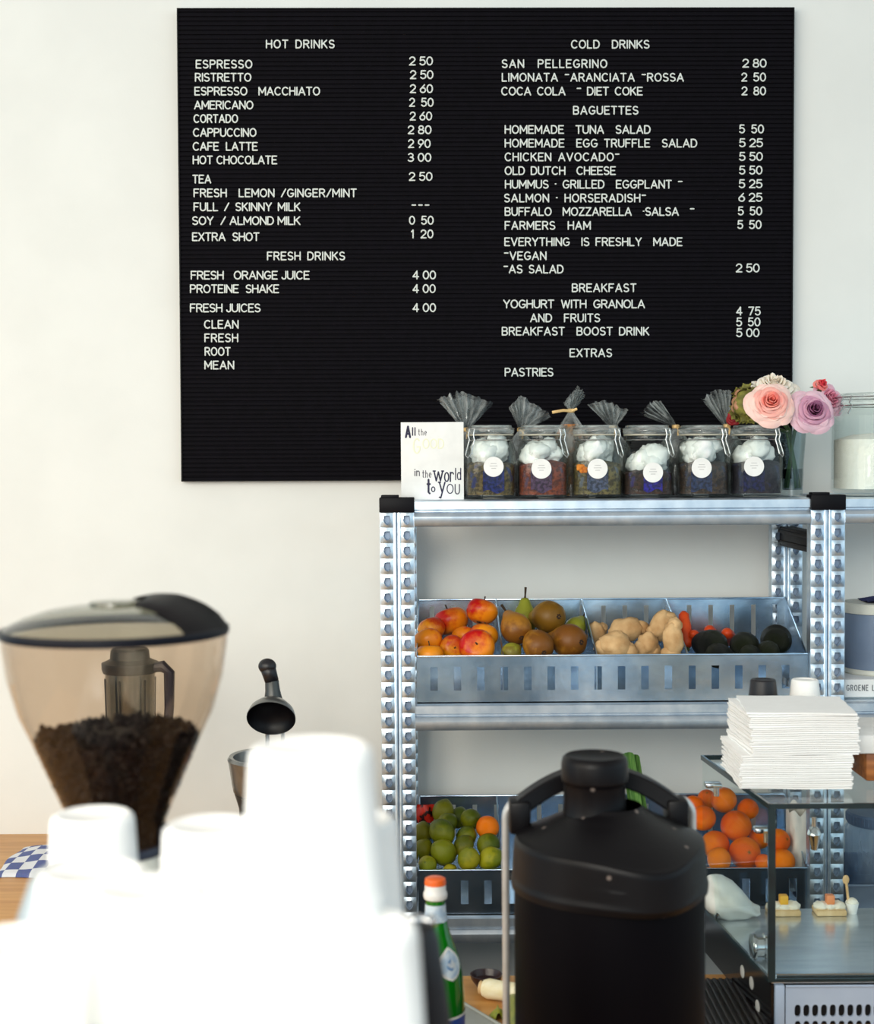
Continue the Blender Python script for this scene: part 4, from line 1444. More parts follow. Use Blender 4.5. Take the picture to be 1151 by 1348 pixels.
for zz, rr in ((H * .88, R * .915), (H * .96, R * .96)):
    mb.tube([sb + Vector((rr * math.cos(a * PI / 18), rr * math.sin(a * PI / 18), zz)) for a in range(36)], .0016, 6, True)
for a in (3.5, 3.75):
    d0 = Vector((math.cos(a), math.sin(a), 0))
    mb.tube([sb + d0 * R * .97 + Vector((0, 0, H * .97)), sb + d0 * R * 1.04 + Vector((0, 0, H * .9)), sb + d0 * R * .95 + Vector((0, 0, H * .88)), sb + d0 * R * 1.08 + Vector((0, 0, H * .80))], .0016, 6)
mb.build('wire_clip', WIRE, t)
SUGAR = M('white_sugar', (246, 244, 238), (240, 238, 230), 90, 0.9, bump=.3, bscale=300)
tag(MB().lathe([(0, .0145), (R * .93, .016, 3), (R * .935, H * .55, 3), (R * .6, H * .60, 2.4), (0, H * .62)], sb, 40).build('sugar', SUGAR, None, sb + Vector((0, 0, .0145))),
    'white sugar filling the tall jar at the shelf end', 'sugar', kind='stuff')

# ------------------------------------------------------------------ right bay, middle shelf
CROCK = M('blue_grey_enamel', (124, 140, 164), (112, 128, 152), 12, 0.35)
CROCKW = M('cream_enamel', (228, 228, 216), None, 12, 0.4)
BOXW = M('white_box_card', (232, 234, 234), (222, 225, 226), 20, 0.7)
BOXG = M('grey_box_card', (150, 164, 170), (130, 146, 154), 20, 0.6)
yb_ = 3.12
xl = W(1112, 905, 3.03).x
zA = W(1130, 918, 3.03).z
zB = W(1130, 894, 3.03).z
tag(MB().box((xl, 3.035, z2), (xl + .26, 3.26, zA - .0005), .002).build('grey_box', BOXG, None, (xl + .13, 3.14, z2)), 'grey box lying under the white lettered box', 'box')
t = thing('lettered_box', 'white box lettered in grey capitals under the blue grey crock', 'box', (xl + .13, 3.14, zA))
MB().box((xl, 3.03, zA), (xl + .26, 3.25, zB - .0005), .002).build('carton', BOXW, t)
carton_ = t.children[0]
lettering('GROENE LAP', 1114.5, 1162, 905.5, 3.0295, 7.0, .62, .4, hscale=.55).build('box_lettering', M('grey_box_print', (110, 116, 122), None, 30, .7), carton_)
cc = Vector((W(1158, 893, 3.13).x, 3.135, zB))
kc = 3.13 / F_PX
Rc = 46 * kc
Hc = W(1158, 803, 3.13).z - zB
t = thing('enamel_canister', 'blue grey canister with a cream lid at the edge of the middle shelf', 'canister', cc)
MB().lathe([(0, .001), (Rc * 1.0, 0), (Rc * 1.03, .003), (Rc * 1.03, .008), (Rc, .011), (0, .011)], cc, 44).build('foot_ring', CROCKW, t)
MB().lathe([(Rc * .98, .010), (Rc, .014), (Rc, Hc * .96), (Rc * .97, Hc * .97), (0, Hc * .97)], cc, 44).build('canister_body', CROCK, t)
MB().lathe([(0, Hc * .97), (Rc * 1.05, Hc * .97), (Rc * 1.06, Hc * .985), (Rc * 1.06, Hc * 1.10), (Rc * 1.02, Hc * 1.13), (0, Hc * 1.14)], cc, 44).build('canister_lid', CROCKW, t)
CLOTHB = M('navy_cloth', (34, 40, 84), (52, 60, 108), 90, 0.9, lo=.4, hi=.6)
lidz = zB + Hc * 1.14
mb = MB()
mb.grid(lambda u, v: Vector((cc.x - .035 + .10 * u, cc.y - .04 + .08 * v, lidz + .001 + .034 * u * (1 - .3 * u) * math.sin(PI * min(1, max(0, v)))**.6 + .003 * math.sin(14 * u + 9 * v))), 18, 14)
mb.grid(lambda u, v: Vector((cc.x - .035 + .10 * u, cc.y - .04 + .08 * v, lidz + .0005)), 2, 2)
tag(mb.build('folded_cloth', CLOTHB, None, (cc.x + .015, cc.y, lidz), sharp=180), 'small navy cloth bundled on the canister lid', 'cloth')

# ------------------------------------------------------------------ right bay, low shelf: plastic tub on a tray
TRAY = M('grey_tray', (120, 134, 152), (104, 118, 138), 20, .4, .3)
ym = 3.14
tz = z3
xq = W(1112, 1180, 3.05).x
t = thing('storage_tray', 'shallow blue grey tray under the clear tub on the low shelf', 'tray', (xq + .14, ym, tz))
mb = MB()
th = W(1130, 1166, 3.03).z - tz
mb.box((xq, 3.03, tz), (xq + .28, 3.28, tz + .003), .001)
for (a, b) in (((xq, 3.03), (xq + .28, 3.033)), ((xq, 3.277), (xq + .28, 3.28)), ((xq, 3.03), (xq + .003, 3.28)), ((xq + .277, 3.03), (xq + .28, 3.28))):
    mb.box((a[0], a[1], tz), (b[0], b[1], tz + th))
mb.tube([(xq, 3.03, tz + th), (xq + .28, 3.03, tz + th), (xq + .28, 3.28, tz + th), (xq, 3.28, tz + th)], .003, 6, True)
mb.build('tray_body', TRAY, t)
TUB = GLASS('clear_tub_plastic', (.66, .74, .84), 1.5, .08, .35, (.62, .72, .84, 1), 18, (1, 1, .4))
tc_ = Vector((W(1160, 1165, ym).x, ym, tz + .004))
Rt = 47 * ym / F_PX
Ht = W(1160, 1068, ym).z - tc_.z
t = thing('plastic_tub', 'clear bluish screw top tub standing in the tray on the low shelf', 'tub', tc_)
MB().lathe([(0, 0), (Rt * .95, 0), (Rt, .006), (Rt, Ht * .80), (Rt * .9, Ht * .86), (0, Ht * .86)], tc_, 40).build('tub_body', TUB, t)
mb = MB()
mb.lathe([(0, Ht * .86), (Rt * .93, Ht * .86), (Rt * .95, Ht * .88), (Rt * .95, Ht * .98), (Rt * .9, Ht), (0, Ht)], tc_, 40)
for k in range(48):
    a = 2 * PI * k / 48
    mb.tube([tc_ + Vector((Rt * .955 * math.cos(a), Rt * .955 * math.sin(a), Ht * .885)), tc_ + Vector((Rt * .955 * math.cos(a), Rt * .955 * math.sin(a), Ht * .975))], .0014, 5)
mb.build('screw_lid', M('blue_grey_lid', (110, 130, 160), None, 20, .4), t)

# ------------------------------------------------------------------ glass display case on the bar
YD = 2.2
FL = W(1014, 1293, YD)            # front left corner of the case floor
zfl = FL.z
ztp = W(1014, 1064, YD).z          # underside of the glass top
BLp = WZ(925, 1196, zfl)
sd = Vector((BLp.x - FL.x, BLp.y - FL.y, 0))
sl = sd.length
sd.normalize()
CW = 0.62
case = thing('display_case', 'glass display case with stainless base on the bar counter', 'display case', (FL.x + .3, FL.y + .18, ZC))
ex = Vector((1, 0, 0))


def slab(mb, o, a, la, b, lb, c, lc):
    vs = []
    for k in (0, 1):
        for j in (0, 1):
            for i in (0, 1):
                vs.append(o + a * (la * i) + b * (lb * j) + c * (lc * k))
    mb.poly(vs, [(0, 2, 3, 1), (4, 5, 7, 6), (0, 1, 5, 4), (2, 6, 7, 3), (0, 4, 6, 2), (1, 3, 7, 5)])
    return mb


ez = Vector((0, 0, 1))
o0 = Vector((FL.x, FL.y, zfl))
gh = ztp - zfl
th = .007
slab(MB(), o0 + ez * gh - ex * .001, ex, CW, sd, sl, ez, .0012).build('top_glass', GLASSC, case)
slab(MB(), o0, ex, CW, ez, gh, Vector((0, 1, 0)), .0012).build('front_glass', GLASSC, case)
slab(MB(), o0 + sd * .004, sd, sl - .004, ez, gh, ex, .0012).build('side_glass', GLASSC, case)
mb = MB()
slab(mb, o0 + ez * gh + Vector((-.001, -.002, -.001)), ex, CW, Vector((0, 1, 0)), .003, ez, .008)
slab(mb, o0 + ez * gh + Vector((-.003, 0, -.001)), sd, sl, ex, .004, ez, .008)
slab(mb, o0 + ez * gh + sd * sl + Vector((-.001, -.003, -.001)), ex, CW, Vector((0, 1, 0)), .003, ez, .008)
slab(mb, o0 + Vector((-.003, -.0015, 0)), ex, .011, Vector((0, 1, 0)), .006, ez, gh)
slab(mb, o0 + Vector((-.003, 0, 0)), sd, sl, ex, .004, ez, .008)
slab(mb, o0 + Vector((0, -.001, 0)), ex, CW, Vector((0, 1, 0)), .004, ez, .005)
mb.build('glass_edge', EDGE, case)
# clips and knobs
mb = MB()
s0 = o0 + sd * (sl - .02)
for (pp, yy) in (((930, 1033), 0.9), ((996, 1092), .16)):
    p = o0 + sd * sl * yy
    z = W(pp[0], pp[1], p.y).z
    mb.box((p.x - .006, p.y - .012, z - .004), (p.x + .022, p.y + .012, z + .004), .002)
    mb.lathe([(0, 0), (.005, 0), (.005, .02), (0, .02)], (p.x + .014, p.y, z - .02), 12)
mb.build('glass_clip', CHROME, case)
pk = W(1075, 1104, YD)
MB().lathe([(0, -.022), (.005, -.02), (.009, 0), (.011, .004), (.008, .012), (.004, .016), (.004, .03), (0, .03)], pk + Vector((0, .012, 0)), 16).build('front_knob', CHROME, case)
for (pp, k) in (((945, 1203), .84), ((989, 1252), .28)):
    p = o0 + sd * sl * k
    z = zfl + .021
    MB().lathe([(0, 0), (.020, 0), (.021, .002), (.021, .006), (.017, .008), (.017, .018), (.020, .02), (.020, .024), (0, .024)], (p.x + .004, p.y, z), 28,
               rot=Matrix.Rotation(PI / 2, 3, 'Y')).build('chrome_standoff', CHROME, case)
# reflective floor and base
CASEF = M('case_floor_steel', (226, 230, 232), (208, 214, 218), 12, 0.24, 0.85, stretch=(1, 8, 8))
mb = MB()
slab(mb, o0 + Vector((.004, .006, -.004)), ex, CW - .01, sd, sl - .01, ez, .004)
mb.build('case_floor', CASEF, case)
slab(MB(), o0 + Vector((.012, .008, 0)), ex, CW - .03, Vector((0, 1, 0)), .006, ez, .010).build('front_rail', STAINLESS, case)
BASEP = M('pale_enamelled_steel', (188, 204, 226), (178, 194, 218), 12, .4, .1)
OVALLIGHT = M('vent_hole_light', (206, 204, 198), None, 20, .5)  # pale colour painted for light showing through the side vent holes
SIDEP = M('gloss_black_side', (16, 14, 16), None, 12, 0.16)
mb = MB()
zb_ = ZC + .0005
x0, yfr = FL.x + .008, FL.y + .002
# front plate with two rows of oval openings
xs = W(1035, 1330, YD).x
xr = FL.x + CW - .01
pitch = 11.75 * YD / F_PX
r1 = W(1100, 1331, YD).z
rows_ = [r1, r1 - 22 * YD / F_PX]
hw, hh = 4.2 * YD / F_PX, 8.2 * YD / F_PX
xc = W(1051, 1331, YD).x
edges = [xs]
cells = []
while xc + pitch / 2 < xr:
    cells.append(xc)
    xc += pitch
lo_x, hi_x = cells[0] - pitch / 2, cells[-1] + pitch / 2
mb.box((xs, yfr, zb_), (lo_x, yfr + .001, zfl - .006))
mb.box((hi_x, yfr, zb_), (xr, yfr + .001, zfl - .006))
tops = [zfl - .006, (rows_[0] + rows_[1]) / 2, rows_[1] - 11 * YD / F_PX]
mb.box((lo_x, yfr, zb_), (hi_x, yfr + .001, tops[2]))
for ri, zc_ in enumerate(rows_):
    za, zb2 = tops[ri], tops[ri + 1]
    for xcell in cells:
        xa_, xb_ = xcell - pitch / 2, xcell + pitch / 2
        hole = []
        for i in range(16):
            a = 2 * PI * i / 16
            ca, sa = math.cos(a), math.sin(a)
            q = (abs(ca) ** 3 + abs(sa) ** 3) ** (-1 / 3)
            hole.append((xcell + hw * q * ca, zc_ + hh * q * sa))
        outer = []
        for i in range(16):
            a = 2 * PI * i / 16
            ca, sa = math.cos(a), math.sin(a)
            mq = max(abs(ca), abs(sa))
            px_, pz_ = ca / mq, sa / mq
            outer.append((xcell + px_ * pitch / 2, (zc_ + pz_ * (za - zc_)) if pz_ > 0 else (zc_ + pz_ * (zc_ - zb2))))
        vs = [(x, yfr, z) for x, z in outer] + [(x, yfr, z) for x, z in hole] + [(x, yfr + .004, z) for x, z in hole]
        fs = []
        for i in range(16):
            j = (i + 1) % 16
            fs += [(i, j, 16 + j, 16 + i), (16 + i, 16 + j, 32 + j, 32 + i)]
        mb.poly(vs, fs)
mb.tube([(xs, yfr - .001, zfl - .007), (xr, yfr - .001, zfl - .007)], .002, 6)
mb.build('vent_plate', BASEP, case)
MB().box((x0, yfr - .002, zb_), (xs - .0015, yfr + .02, zfl - .005), .002).build('corner_post', BASEP, case)
slab(MB(), Vector((x0 + .004, yfr + .03, zb_)), ex, CW - .03, sd, sl - .05, ez, zfl - .008 - zb_).build('base_body', CAB, case)
slab(MB(), Vector((FL.x + .003, yfr + .004, zb_)) , sd, sl - .01, ex, .005, ez, zfl - .006 - zb_).build('side_panel', SIDEP, case)
for (px, py) in ((978, 1279), (990, 1294), (998, 1325)):
    # where the sight line meets the side panel plane
    v = W(px, py, 2.3) - EYE
    pn = Vector((sd.y, -sd.x, 0))
    k = (Vector((FL.x + .003, yfr + .004, 0)) - EYE).dot(pn) / v.dot(pn)
    p = EYE + v * k
    q = sd.to_track_quat('X', 'Z').to_matrix()
    MB().blob(p - ex * .0005, .0115, .9, .14, .9, rot=Matrix.Rotation(-math.atan2(sd.x, sd.y) + PI / 2, 3, 'Z')).build('lit_vent_oval', OVALLIGHT, case)

# white bag and cakes in the case
c = WZ(964, 1207, zfl)
BAGW = M('white_plastic_bag', (232, 232, 224), (206, 210, 206), 18, 0.5, bump=.4, bscale=26)
mb = MB()


def bg_(u, v):
    a = 2 * PI * u
    prof = math.sin(PI * min(1, .12 + v * .88)) ** .6
    lump = 1 + .22 * mnoise.noise((math.cos(a) * 1.6, math.sin(a) * 1.6, v * 3))
    x = math.cos(a) * .052 * prof * lump
    h = .012 + .074 * max(0, 1 - (x + .05) / .085) ** .7 + .012
    return Vector((c.x + x, c.y + .040 * math.sin(a) * prof * lump, zfl + .001 + h * v))


mb.grid(bg_, 36, 16, True)
mb.poly([bg_(i / 36, 0) for i in range(36)], [list(range(36))])
mb.poly([bg_(i / 36, 1) for i in range(36)], [list(range(36))])
tag(mb.build('plastic_bag', BAGW, None, (c.x, c.y, zfl), sharp=70), 'crumpled white bag lying in the glass case by its side pane', 'bag')
CREAMT = M('whipped_cream', (246, 240, 226), (236, 226, 206), 40, .7, bump=.4, bscale=60)
SPON = M('sponge_cake', (232, 204, 160), (214, 180, 130), 60, .85, bump=.3, bscale=120)
FRY = M('mango_cube', (244, 184, 60), (230, 160, 40), 30, .4)
FRP = M('peach_cube', (240, 150, 96), (230, 130, 80), 30, .4)


def cake(px, w, fm, lab):
    Yc = 2.535
    b = Vector((W(px, 1190, Yc).x, Yc, zfl))
    k = Yc / F_PX
    t = thing('cream_cake', lab, 'cake', b, 'cream cakes in the case')
    MB().box((b.x - w * k * .5, b.y - .02, zfl), (b.x + w * k * .5, b.y + .02, zfl + 8 * k), .003).build('cake_base', SPON, t)
    mb = MB()
    for q in range(3):
        mb.blob((b.x + (q - 1) * w * .28 * k, b.y, zfl + 10 * k), w * .26 * k, 1, 1, .62, .25, 3, q + px)
    mb.build('cream', CREAMT, t, sharp=180)
    MB().box((b.x - 5.5 * k, b.y - .012, zfl + 14 * k), (b.x + 5.5 * k, b.y + .004, zfl + 26 * k), .002).build('fruit_cube', fm, t)
    return b


cake(1031, 42, FRY, 'cream cake topped with a yellow fruit cube in the glass case')
b = cake(1092, 40, FRP, 'cream cake topped with a peach coloured fruit cube in the glass case')
b2 = Vector((W(1122, 1190, 2.535).x, 2.535, zfl))
k = 2.535 / F_PX
t = thing('cream_cup', 'tiny cup of cream holding a small wooden spoon in the glass case', 'dessert cup', b2)
MB().lathe([(0, .001), (6 * k, 0), (9 * k, 14 * k), (8 * k, 14 * k), (0, 12 * k)], b2, 20).build('cup_body', PAPERW, t)
MB().blob(b2 + Vector((0, 0, 15 * k)), 7.5 * k, 1, 1, .7, .2, 3, 2).build('cream', CREAMT, t)
SPW = M('spoon_wood', (228, 190, 140), (206, 164, 112), 30, .6, stretch=(6, 6, 1))
t = thing('wooden_spoon', 'small wooden spoon standing up out of the cream', 'spoon', b2 + Vector((0, 0, 10 * k)))
a, bb = b2 + Vector((-4 * k, 0, 10 * k)), W(1114, 1158, 2.535)
MB().tube([a, bb], 1.8 * k, 8).build('handle', SPW, t)
MB().blob(bb, 5 * k, .9, .35, 1.25).build('bowl', SPW, t)

# napkins, shakers and bakery box on the glass top
ztop = ztp + .0075
nc = Vector((W(1040, 985, 2.37).x, 2.375, ztop))
NTH = .0034
hN = W(1040, 939, 2.285).z - ztop
nn = int(hN / NTH)
rng = random.Random(2)
proto = None
for i in range(nn):
    low = i < nn * .42
    last = i == nn - 1
    if proto is None or i == int(nn * .42) + 1:
        mb = MB()
        wv = .176 if low else .172
        rr_ = random.Random(i)

        def nf(u, v, s):
            x, y = (u - .5) * wv, (v - .5) * .168
            z = .0004 * math.sin(8 * u + i) + (.0017 if s else -.0017) * (1 if 0 < u < 1 and 0 < v < 1 else .72)
            x += .0012 * math.sin(17 * v + i) * (u in (0, 1))
            return Vector((x, y, z + NTH / 2))
        mb.grid(lambda u, v: nf(u, v, 1), 8, 6)
        mb.grid(lambda u, v: nf(u, v, 0), 8, 6)
        for ed in range(4):
            mb.grid(lambda u, v: nf(*((u, 0), (u, 1), (0, u), (1, u))[ed], 1).lerp(nf(*((u, 0), (u, 1), (0, u), (1, u))[ed], 0), v), 8 if ed < 2 else 6, 1)
        me_o = mb.build('napkin', NAPKIN, None, (0, 0, 0), sharp=50)
        proto = me_o
        o = proto
    else:
        o = proto.copy()
        COL.objects.link(o)
    jx = rng.uniform(-.0014, .0014) + (-.006 if low else .003)
    o.location = nc + Vector((jx, rng.uniform(-.0014, .0014), NTH * i))
    o.rotation_euler = (0, 0, rng.uniform(-.035, .035) + (-.02 if low else .03))
    if last:
        o.rotation_euler = (0, 0, -.10)
        o.location.x += .004
    tag(o, 'topmost white napkin, lying slightly skewed on its pile on the glass case' if last else
        ('white folded napkin in the lower bundle of the pile on the glass case' if low else 'white folded napkin in the upper bundle of the pile on the glass case'),
        'napkin', 'napkins piled on the glass case')
for (px, col, capm_, lab) in ((1005, 'dark', BLACKP, 'shaker with a black cap standing behind the napkin pile'), (1060, 'white', PAPERW, 'shaker with a white cap standing behind the napkin pile')):
    Ys = 2.498
    b = Vector((W(px, 905, Ys).x, Ys, ztop))
    k = Ys / F_PX
    h = W(px, 894, Ys).z - ztop
    t = thing('shaker', lab, 'shaker', b)
    hw_ = 19 if col == 'dark' else 20
    MB().lathe([(0, 0), (hw_ * k, 0), (hw_ * 1.02 * k, .004), (hw_ * 1.0 * k, h * .70), (hw_ * .9 * k, h * .75), (0, h * .75)], b, 28).build('shaker_body', GLASSJ if col != 'dark' else GLASSJ, t)
    MB().lathe([(0, .004), (hw_ * .92 * k, .004), (hw_ * .92 * k, h * .6), (0, h * .6)], b, 24).build('contents', SUGAR, t)
    MB().lathe([(0, h * .752), (hw_ * 1.0 * k, h * .752), (hw_ * 1.0 * k, h * .79), (hw_ * .88 * k, h * .985), (hw_ * .80 * k, h), (hw_ * .6 * k, h), (hw_ * .55 * k, h * .99), (0, h * .99)], b, 28).build('cap', capm_, t)
xw = W(1137, 1000, 2.36).x
tag(MB().box((xw, 2.345, ztop), (xw + .22, 2.49, W(1140, 991, 2.345).z - .0004), .004).build('wooden_board', M('dark_oak_board', (186, 116, 58), (140, 80, 36), 14, .5, stretch=(.6, 6, 6)), None, (xw + .1, 2.42, ztop)),
    'thick brown wooden board lying on the glass case beside the napkins', 'board')
xw2 = W(1116, 978, 2.35).x
zw = W(1140, 991, 2.345).z
tag(MB().box((xw2, 2.335, zw), (xw2 + .24, 2.50, W(1140, 968, 2.335).z), .003).build('bakery_box', PAPERW, None, (xw2 + .12, 2.42, zw)),
    'flat white bakery box resting on the brown board', 'box')

DARKSHEET = M('brown_black_sheet', (34, 24, 20), (18, 13, 13), 20, .3, stretch=(20, 1, 1))  # added dark sheet, there to darken the bright worktop beside the case
mb = MB()
mx0, mx1, my0, my1 = .335, .52, 1.55, 2.42
mb.box((mx0, my0, ZC), (mx1, my1, ZC + .004), .001)
for i in range(17):
    xx = mx0 + .008 + (mx1 - mx0 - .016) * i / 16
    mb.box((xx - .003, my0 + .006, ZC + .003), (xx + .003, my1 - .006, ZC + .008), .001)
tag(mb.build('darkening_sheet', DARKSHEET, None, ((mx0 + mx1) / 2, (my0 + my1) / 2, ZC)), 'dark ribbed sheet added to darken the bar between the urn and the glass case', 'mat')

# ------------------------------------------------------------------ coffee urn
HOOP = M('satin_hoop_metal', (214, 214, 212), None, 30, .3, .5)
YU = 1.75
ku = YU / F_PX
ux = W(802, 1150, YU).x
ub = Vector((ux, YU, ZC))
URN = M('matt_black_urn_plastic', (10, 8, 11), (8, 6, 9), 8, .42, bump=.04, bscale=200, spec=.2)
# stray coffee splashes
N, L, bs = nodes(URN)
src = bs.inputs['Base Color'].links[0].from_socket
tc = N.new('ShaderNodeTexCoord'); vo = N.new('ShaderNodeTexVoronoi'); vo.inputs['Scale'].default_value = 26
L.new(tc.outputs['Object'], vo.inputs['Vector'])
mr = N.new('ShaderNodeMapRange'); mr.inputs[1].default_value = .05; mr.inputs[2].default_value = .09; mr.inputs[3].default_value = .5; mr.inputs[4].default_value = 0
L.new(vo.outputs['Distance'], mr.inputs[0])
mx = N.new('ShaderNodeMix'); mx.data_type = 'RGBA'; L.new(mr.outputs[0], mx.inputs['Factor']); L.new(src, mx.inputs['A']); mx.inputs['B'].default_value = lin((150, 136, 128))
L.new(mx.outputs['Result'], bs.inputs['Base Color'])
URNB = M('black_urn_body', (6, 4, 8), (4, 3, 6), 8, .5, bump=.05, bscale=260, spec=.06)
t = thing('coffee_urn', 'tall black insulated coffee urn with a bail handle on the bar counter', 'coffee urn', ub)
RU = 126 * ku
zs = W(802, 1152, YU).z - ZC      # bottom of lid skirt
zt_ = W(802, 1102, YU).z - ZC     # top of lid skirt
MB().lathe([(0, 0), (RU * .97, 0), (RU, .006), (RU, zs - .004), (RU * .98, zs + .004), (0, zs + .004)], ub, 72).build('urn_body', URNB, t)
SP = math.radians(-68)            # direction of the pouring lip


def lip(a, amt):
    d = (a - SP + PI) % (2 * PI) - PI
    return amt * math.exp(-(d / .42) ** 2)


mb = MB()


def lidf(u, v):
    a = 2 * PI * u
    stations = [(0.0, zs - .012, .995, .4), (.06, zs - .012, 1.03, .6), (.12, zs - .004, 1.035, .8), (.2, zs + .002, 1.022, .9), (.46, zt_ - .004, 1.0, 1.0), (.53, zt_ + .001, .985, 1.0), (.58, zt_ + .0025, .95, .95),
                (.70, zt_ + .012, .78, .5), (.84, zt_ + .026, .52, .1), (.93, zt_ + .036, .37, 0), (1.0, zt_ + .040, .34, 0)]
    for s0_, s1_ in zip(stations, stations[1:]):
        if v <= s1_[0] + 1e-9:
            f = (v - s0_[0]) / (s1_[0] - s0_[0])
            z = s0_[1] + (s1_[1] - s0_[1]) * f
            r = s0_[2] + (s1_[2] - s0_[2]) * f
            l = s0_[3] + (s1_[3] - s0_[3]) * f
            break
    rr = RU * (r + lip(a, .13) * l)
    z += -.012 * math.exp(-(((a - SP + PI) % (2 * PI) - PI) / .5) ** 2) * l * (1 if v > .3 else .5)
    return ub + Vector((rr * math.cos(a), rr * math.sin(a), z))


mb.grid(lidf, 96, 50, True)
mb.build('lid', URN, t, sharp=50)
zc0 = zt_ + .030
rc = 43 * ku
zc1 = W(783, 996, YU).z - ZC
cpx = W(783, 1030, YU).x
cb_ = Vector((cpx, YU + .0, ZC))
mb = MB()
mb.lathe([(0, zc0), (rc * 1.0, zc0), (rc * .97, zc0 + .006), (rc * .95, zc1 - .033), (rc * .97, zc1 - .031), (rc * 1.02, zc1 - .029), (rc * 1.03, zc1 - .026), (rc * 1.03, zc1 - .008), (rc * .99, zc1 - .001),
          (rc * .90, zc1 + .002), (rc * .82, zc1 + .0005), (0, zc1)], cb_, 56)
mb.build('screw_cap', URN, t, sharp=45)
# bail handle: flat strap arching from side to side behind the cap
ya = YU + .045
hl, hr_ = W(684, 1062, ya), W(890, 1060, ya)
pk_ = W(783, 1021, ya)
pts = []
for i in range(25):
    s = i / 24
    x = hl.x + (hr_.x - hl.x) * s
    z = hl.z + (pk_.z - hl.z) * (1 - abs(2 * s - 1) ** 2.0)
    pts.append((x, ya + .012 * math.sin(PI * s), z))
mb = MB()
ring = []
for i, p in enumerate(pts):
    p = Vector(p)
    tt = (Vector(pts[min(i + 1, 24)]) - Vector(pts[max(i - 1, 0)])).normalized()
    nrm = Vector((-tt.z, 0, tt.x))
    w_, h_ = .016, .0105
    ring.append([p + Vector((0, a * w_, 0)) + nrm * (b * h_) for a, b in ((-1, -.8), (-.85, -1), (.85, -1), (1, -.8), (1, .8), (.85, 1), (-.85, 1), (-1, .8))])
mb.poly([q for r in ring for q in r], [(8 * i + j, 8 * i + (j + 1) % 8, 8 * i + 8 + (j + 1) % 8, 8 * i + 8 + j) for i in range(24) for j in range(8)] + [tuple(range(8)), tuple(8 * 24 + j for j in range(8))])
mb.build('bail_handle', URN, t, sharp=35)
for hx, s in ((hl, -1), (hr_, 1)):
    MB().box((hx.x - .013, ya - .022, hx.z - .030), (hx.x + .013, ya + .020, hx.z + .010), .004).build('handle_mount', URN, t)
# chrome hoop of the lid bracket
yh = YU + .06
pl, prr = W(666, 1150, yh), W(912, 1150, yh)
zt2 = W(700, 1051, yh).z
P = [(pl.x, yh, ZC + .02), (pl.x, yh, zt2 - .028)]
for i in range(7):
    a = PI - (PI / 2) * i / 6
    P.append((pl.x + .024 + .024 * math.cos(a), yh, zt2 - .024 + .024 * math.sin(a)))
P.append((hl.x + .012, yh, zt2))
MB().tube(P, .0048, 10).build('chrome_hoop', HOOP, t)
P = [(hr_.x - .012, yh, zt2)]
for i in range(7):
    a = PI / 2 - (PI / 2) * i / 6
    P.append((prr.x - .022 + .022 * math.cos(a), yh, zt2 - .022 + .022 * math.sin(a)))
P.append((prr.x, yh, ZC + .02))
MB().tube(P, .0048, 10).build('chrome_hoop', HOOP, t)

# ------------------------------------------------------------------ green mineral water bottle
YBt = 1.9
kb = YBt / F_PX
bb = Vector((W(573.5, 1200, YBt).x, YBt, ZC))


def zz(py):
    return W(573, py, YBt).z - ZC


BOT = M('green_bottle_glass', (14, 118, 20), (8, 96, 12), 6, .08, spec=.5, coat=.2)
BOTW = M('bottle_label_paper', (206, 222, 234), (168, 194, 218), 90, .5, lo=.42, hi=.6)
BOTB = M('blue_bottle_label', (30, 74, 160), (22, 60, 140), 30, .45)
BOTC = M('orange_bottle_cap', (244, 112, 40), (236, 96, 28), 30, .35)
BOTN = M('white_bottle_collar', (238, 238, 236), None, 30, .35)
t = thing('water_bottle', 'green mineral water bottle with orange cap beside the black urn', 'bottle', bb)
bprof = [(35 * kb, 0), (37.5 * kb, .008), (38 * kb, zz(1330)), (37.5 * kb, zz(1310)), (35.5 * kb, zz(1280)), (30.5 * kb, zz(1258)), (24.5 * kb, zz(1241)), (19.5 * kb, zz(1228)), (15.5 * kb, zz(1214)), (13.6 * kb, zz(1200)), (12.8 * kb, zz(1186)), (12.8 * kb, zz(1178)), (12 * kb, zz(1166))]


def rad_at(z):
    for (r0, z0), (r1, z1_) in zip(bprof, bprof[1:]):
        if z0 <= z <= z1_:
            return r0 + (r1 - r0) * (z - z0) / max(1e-6, z1_ - z0)
    return bprof[-1][0]


MB().lathe([(0, .002)] + bprof + [(0, zz(1166))], bb, 40).build('glass_body', BOT, t, sharp=60)
MB().lathe([(12.4 * kb, zz(1184)), (15.4 * kb, zz(1182)), (16.2 * kb, zz(1178)), (15.6 * kb, zz(1174)), (14.2 * kb, zz(1172)), (14.2 * kb, zz(1162)), (12 * kb, zz(1162))], bb, 32).build('neck_collar', BOTN, t)
MB().lathe([(0, zz(1164)), (14.3 * kb, zz(1164)), (14.5 * kb, zz(1161)), (13.6 * kb, zz(1156.5)), (11 * kb, zz(1155)), (0, zz(1155))], bb, 32).build('cap', BOTC, t)
mb = MB()
mb.grid(lambda u, v: bb + Vector(((rad_at(zz(1211 - 22 * v)) + .0006) * math.cos(2 * PI * u), (rad_at(zz(1211 - 22 * v)) + .0006) * math.sin(2 * PI * u), zz(1211 - 22 * v))), 36, 4, True)
mb.build('neck_label', BOTW, t, sharp=60)
mb = MB()
mb.grid(lambda u, v: bb + Vector(((rad_at(zz(1420 - 90 * v)) + .0006) * math.cos(2 * PI * u), (rad_at(zz(1420 - 90 * v)) + .0006) * math.sin(2 * PI * u), zz(1420 - 90 * v))), 36, 6, True)
mb.build('body_label', BOTB, t, sharp=60)
mb = MB()
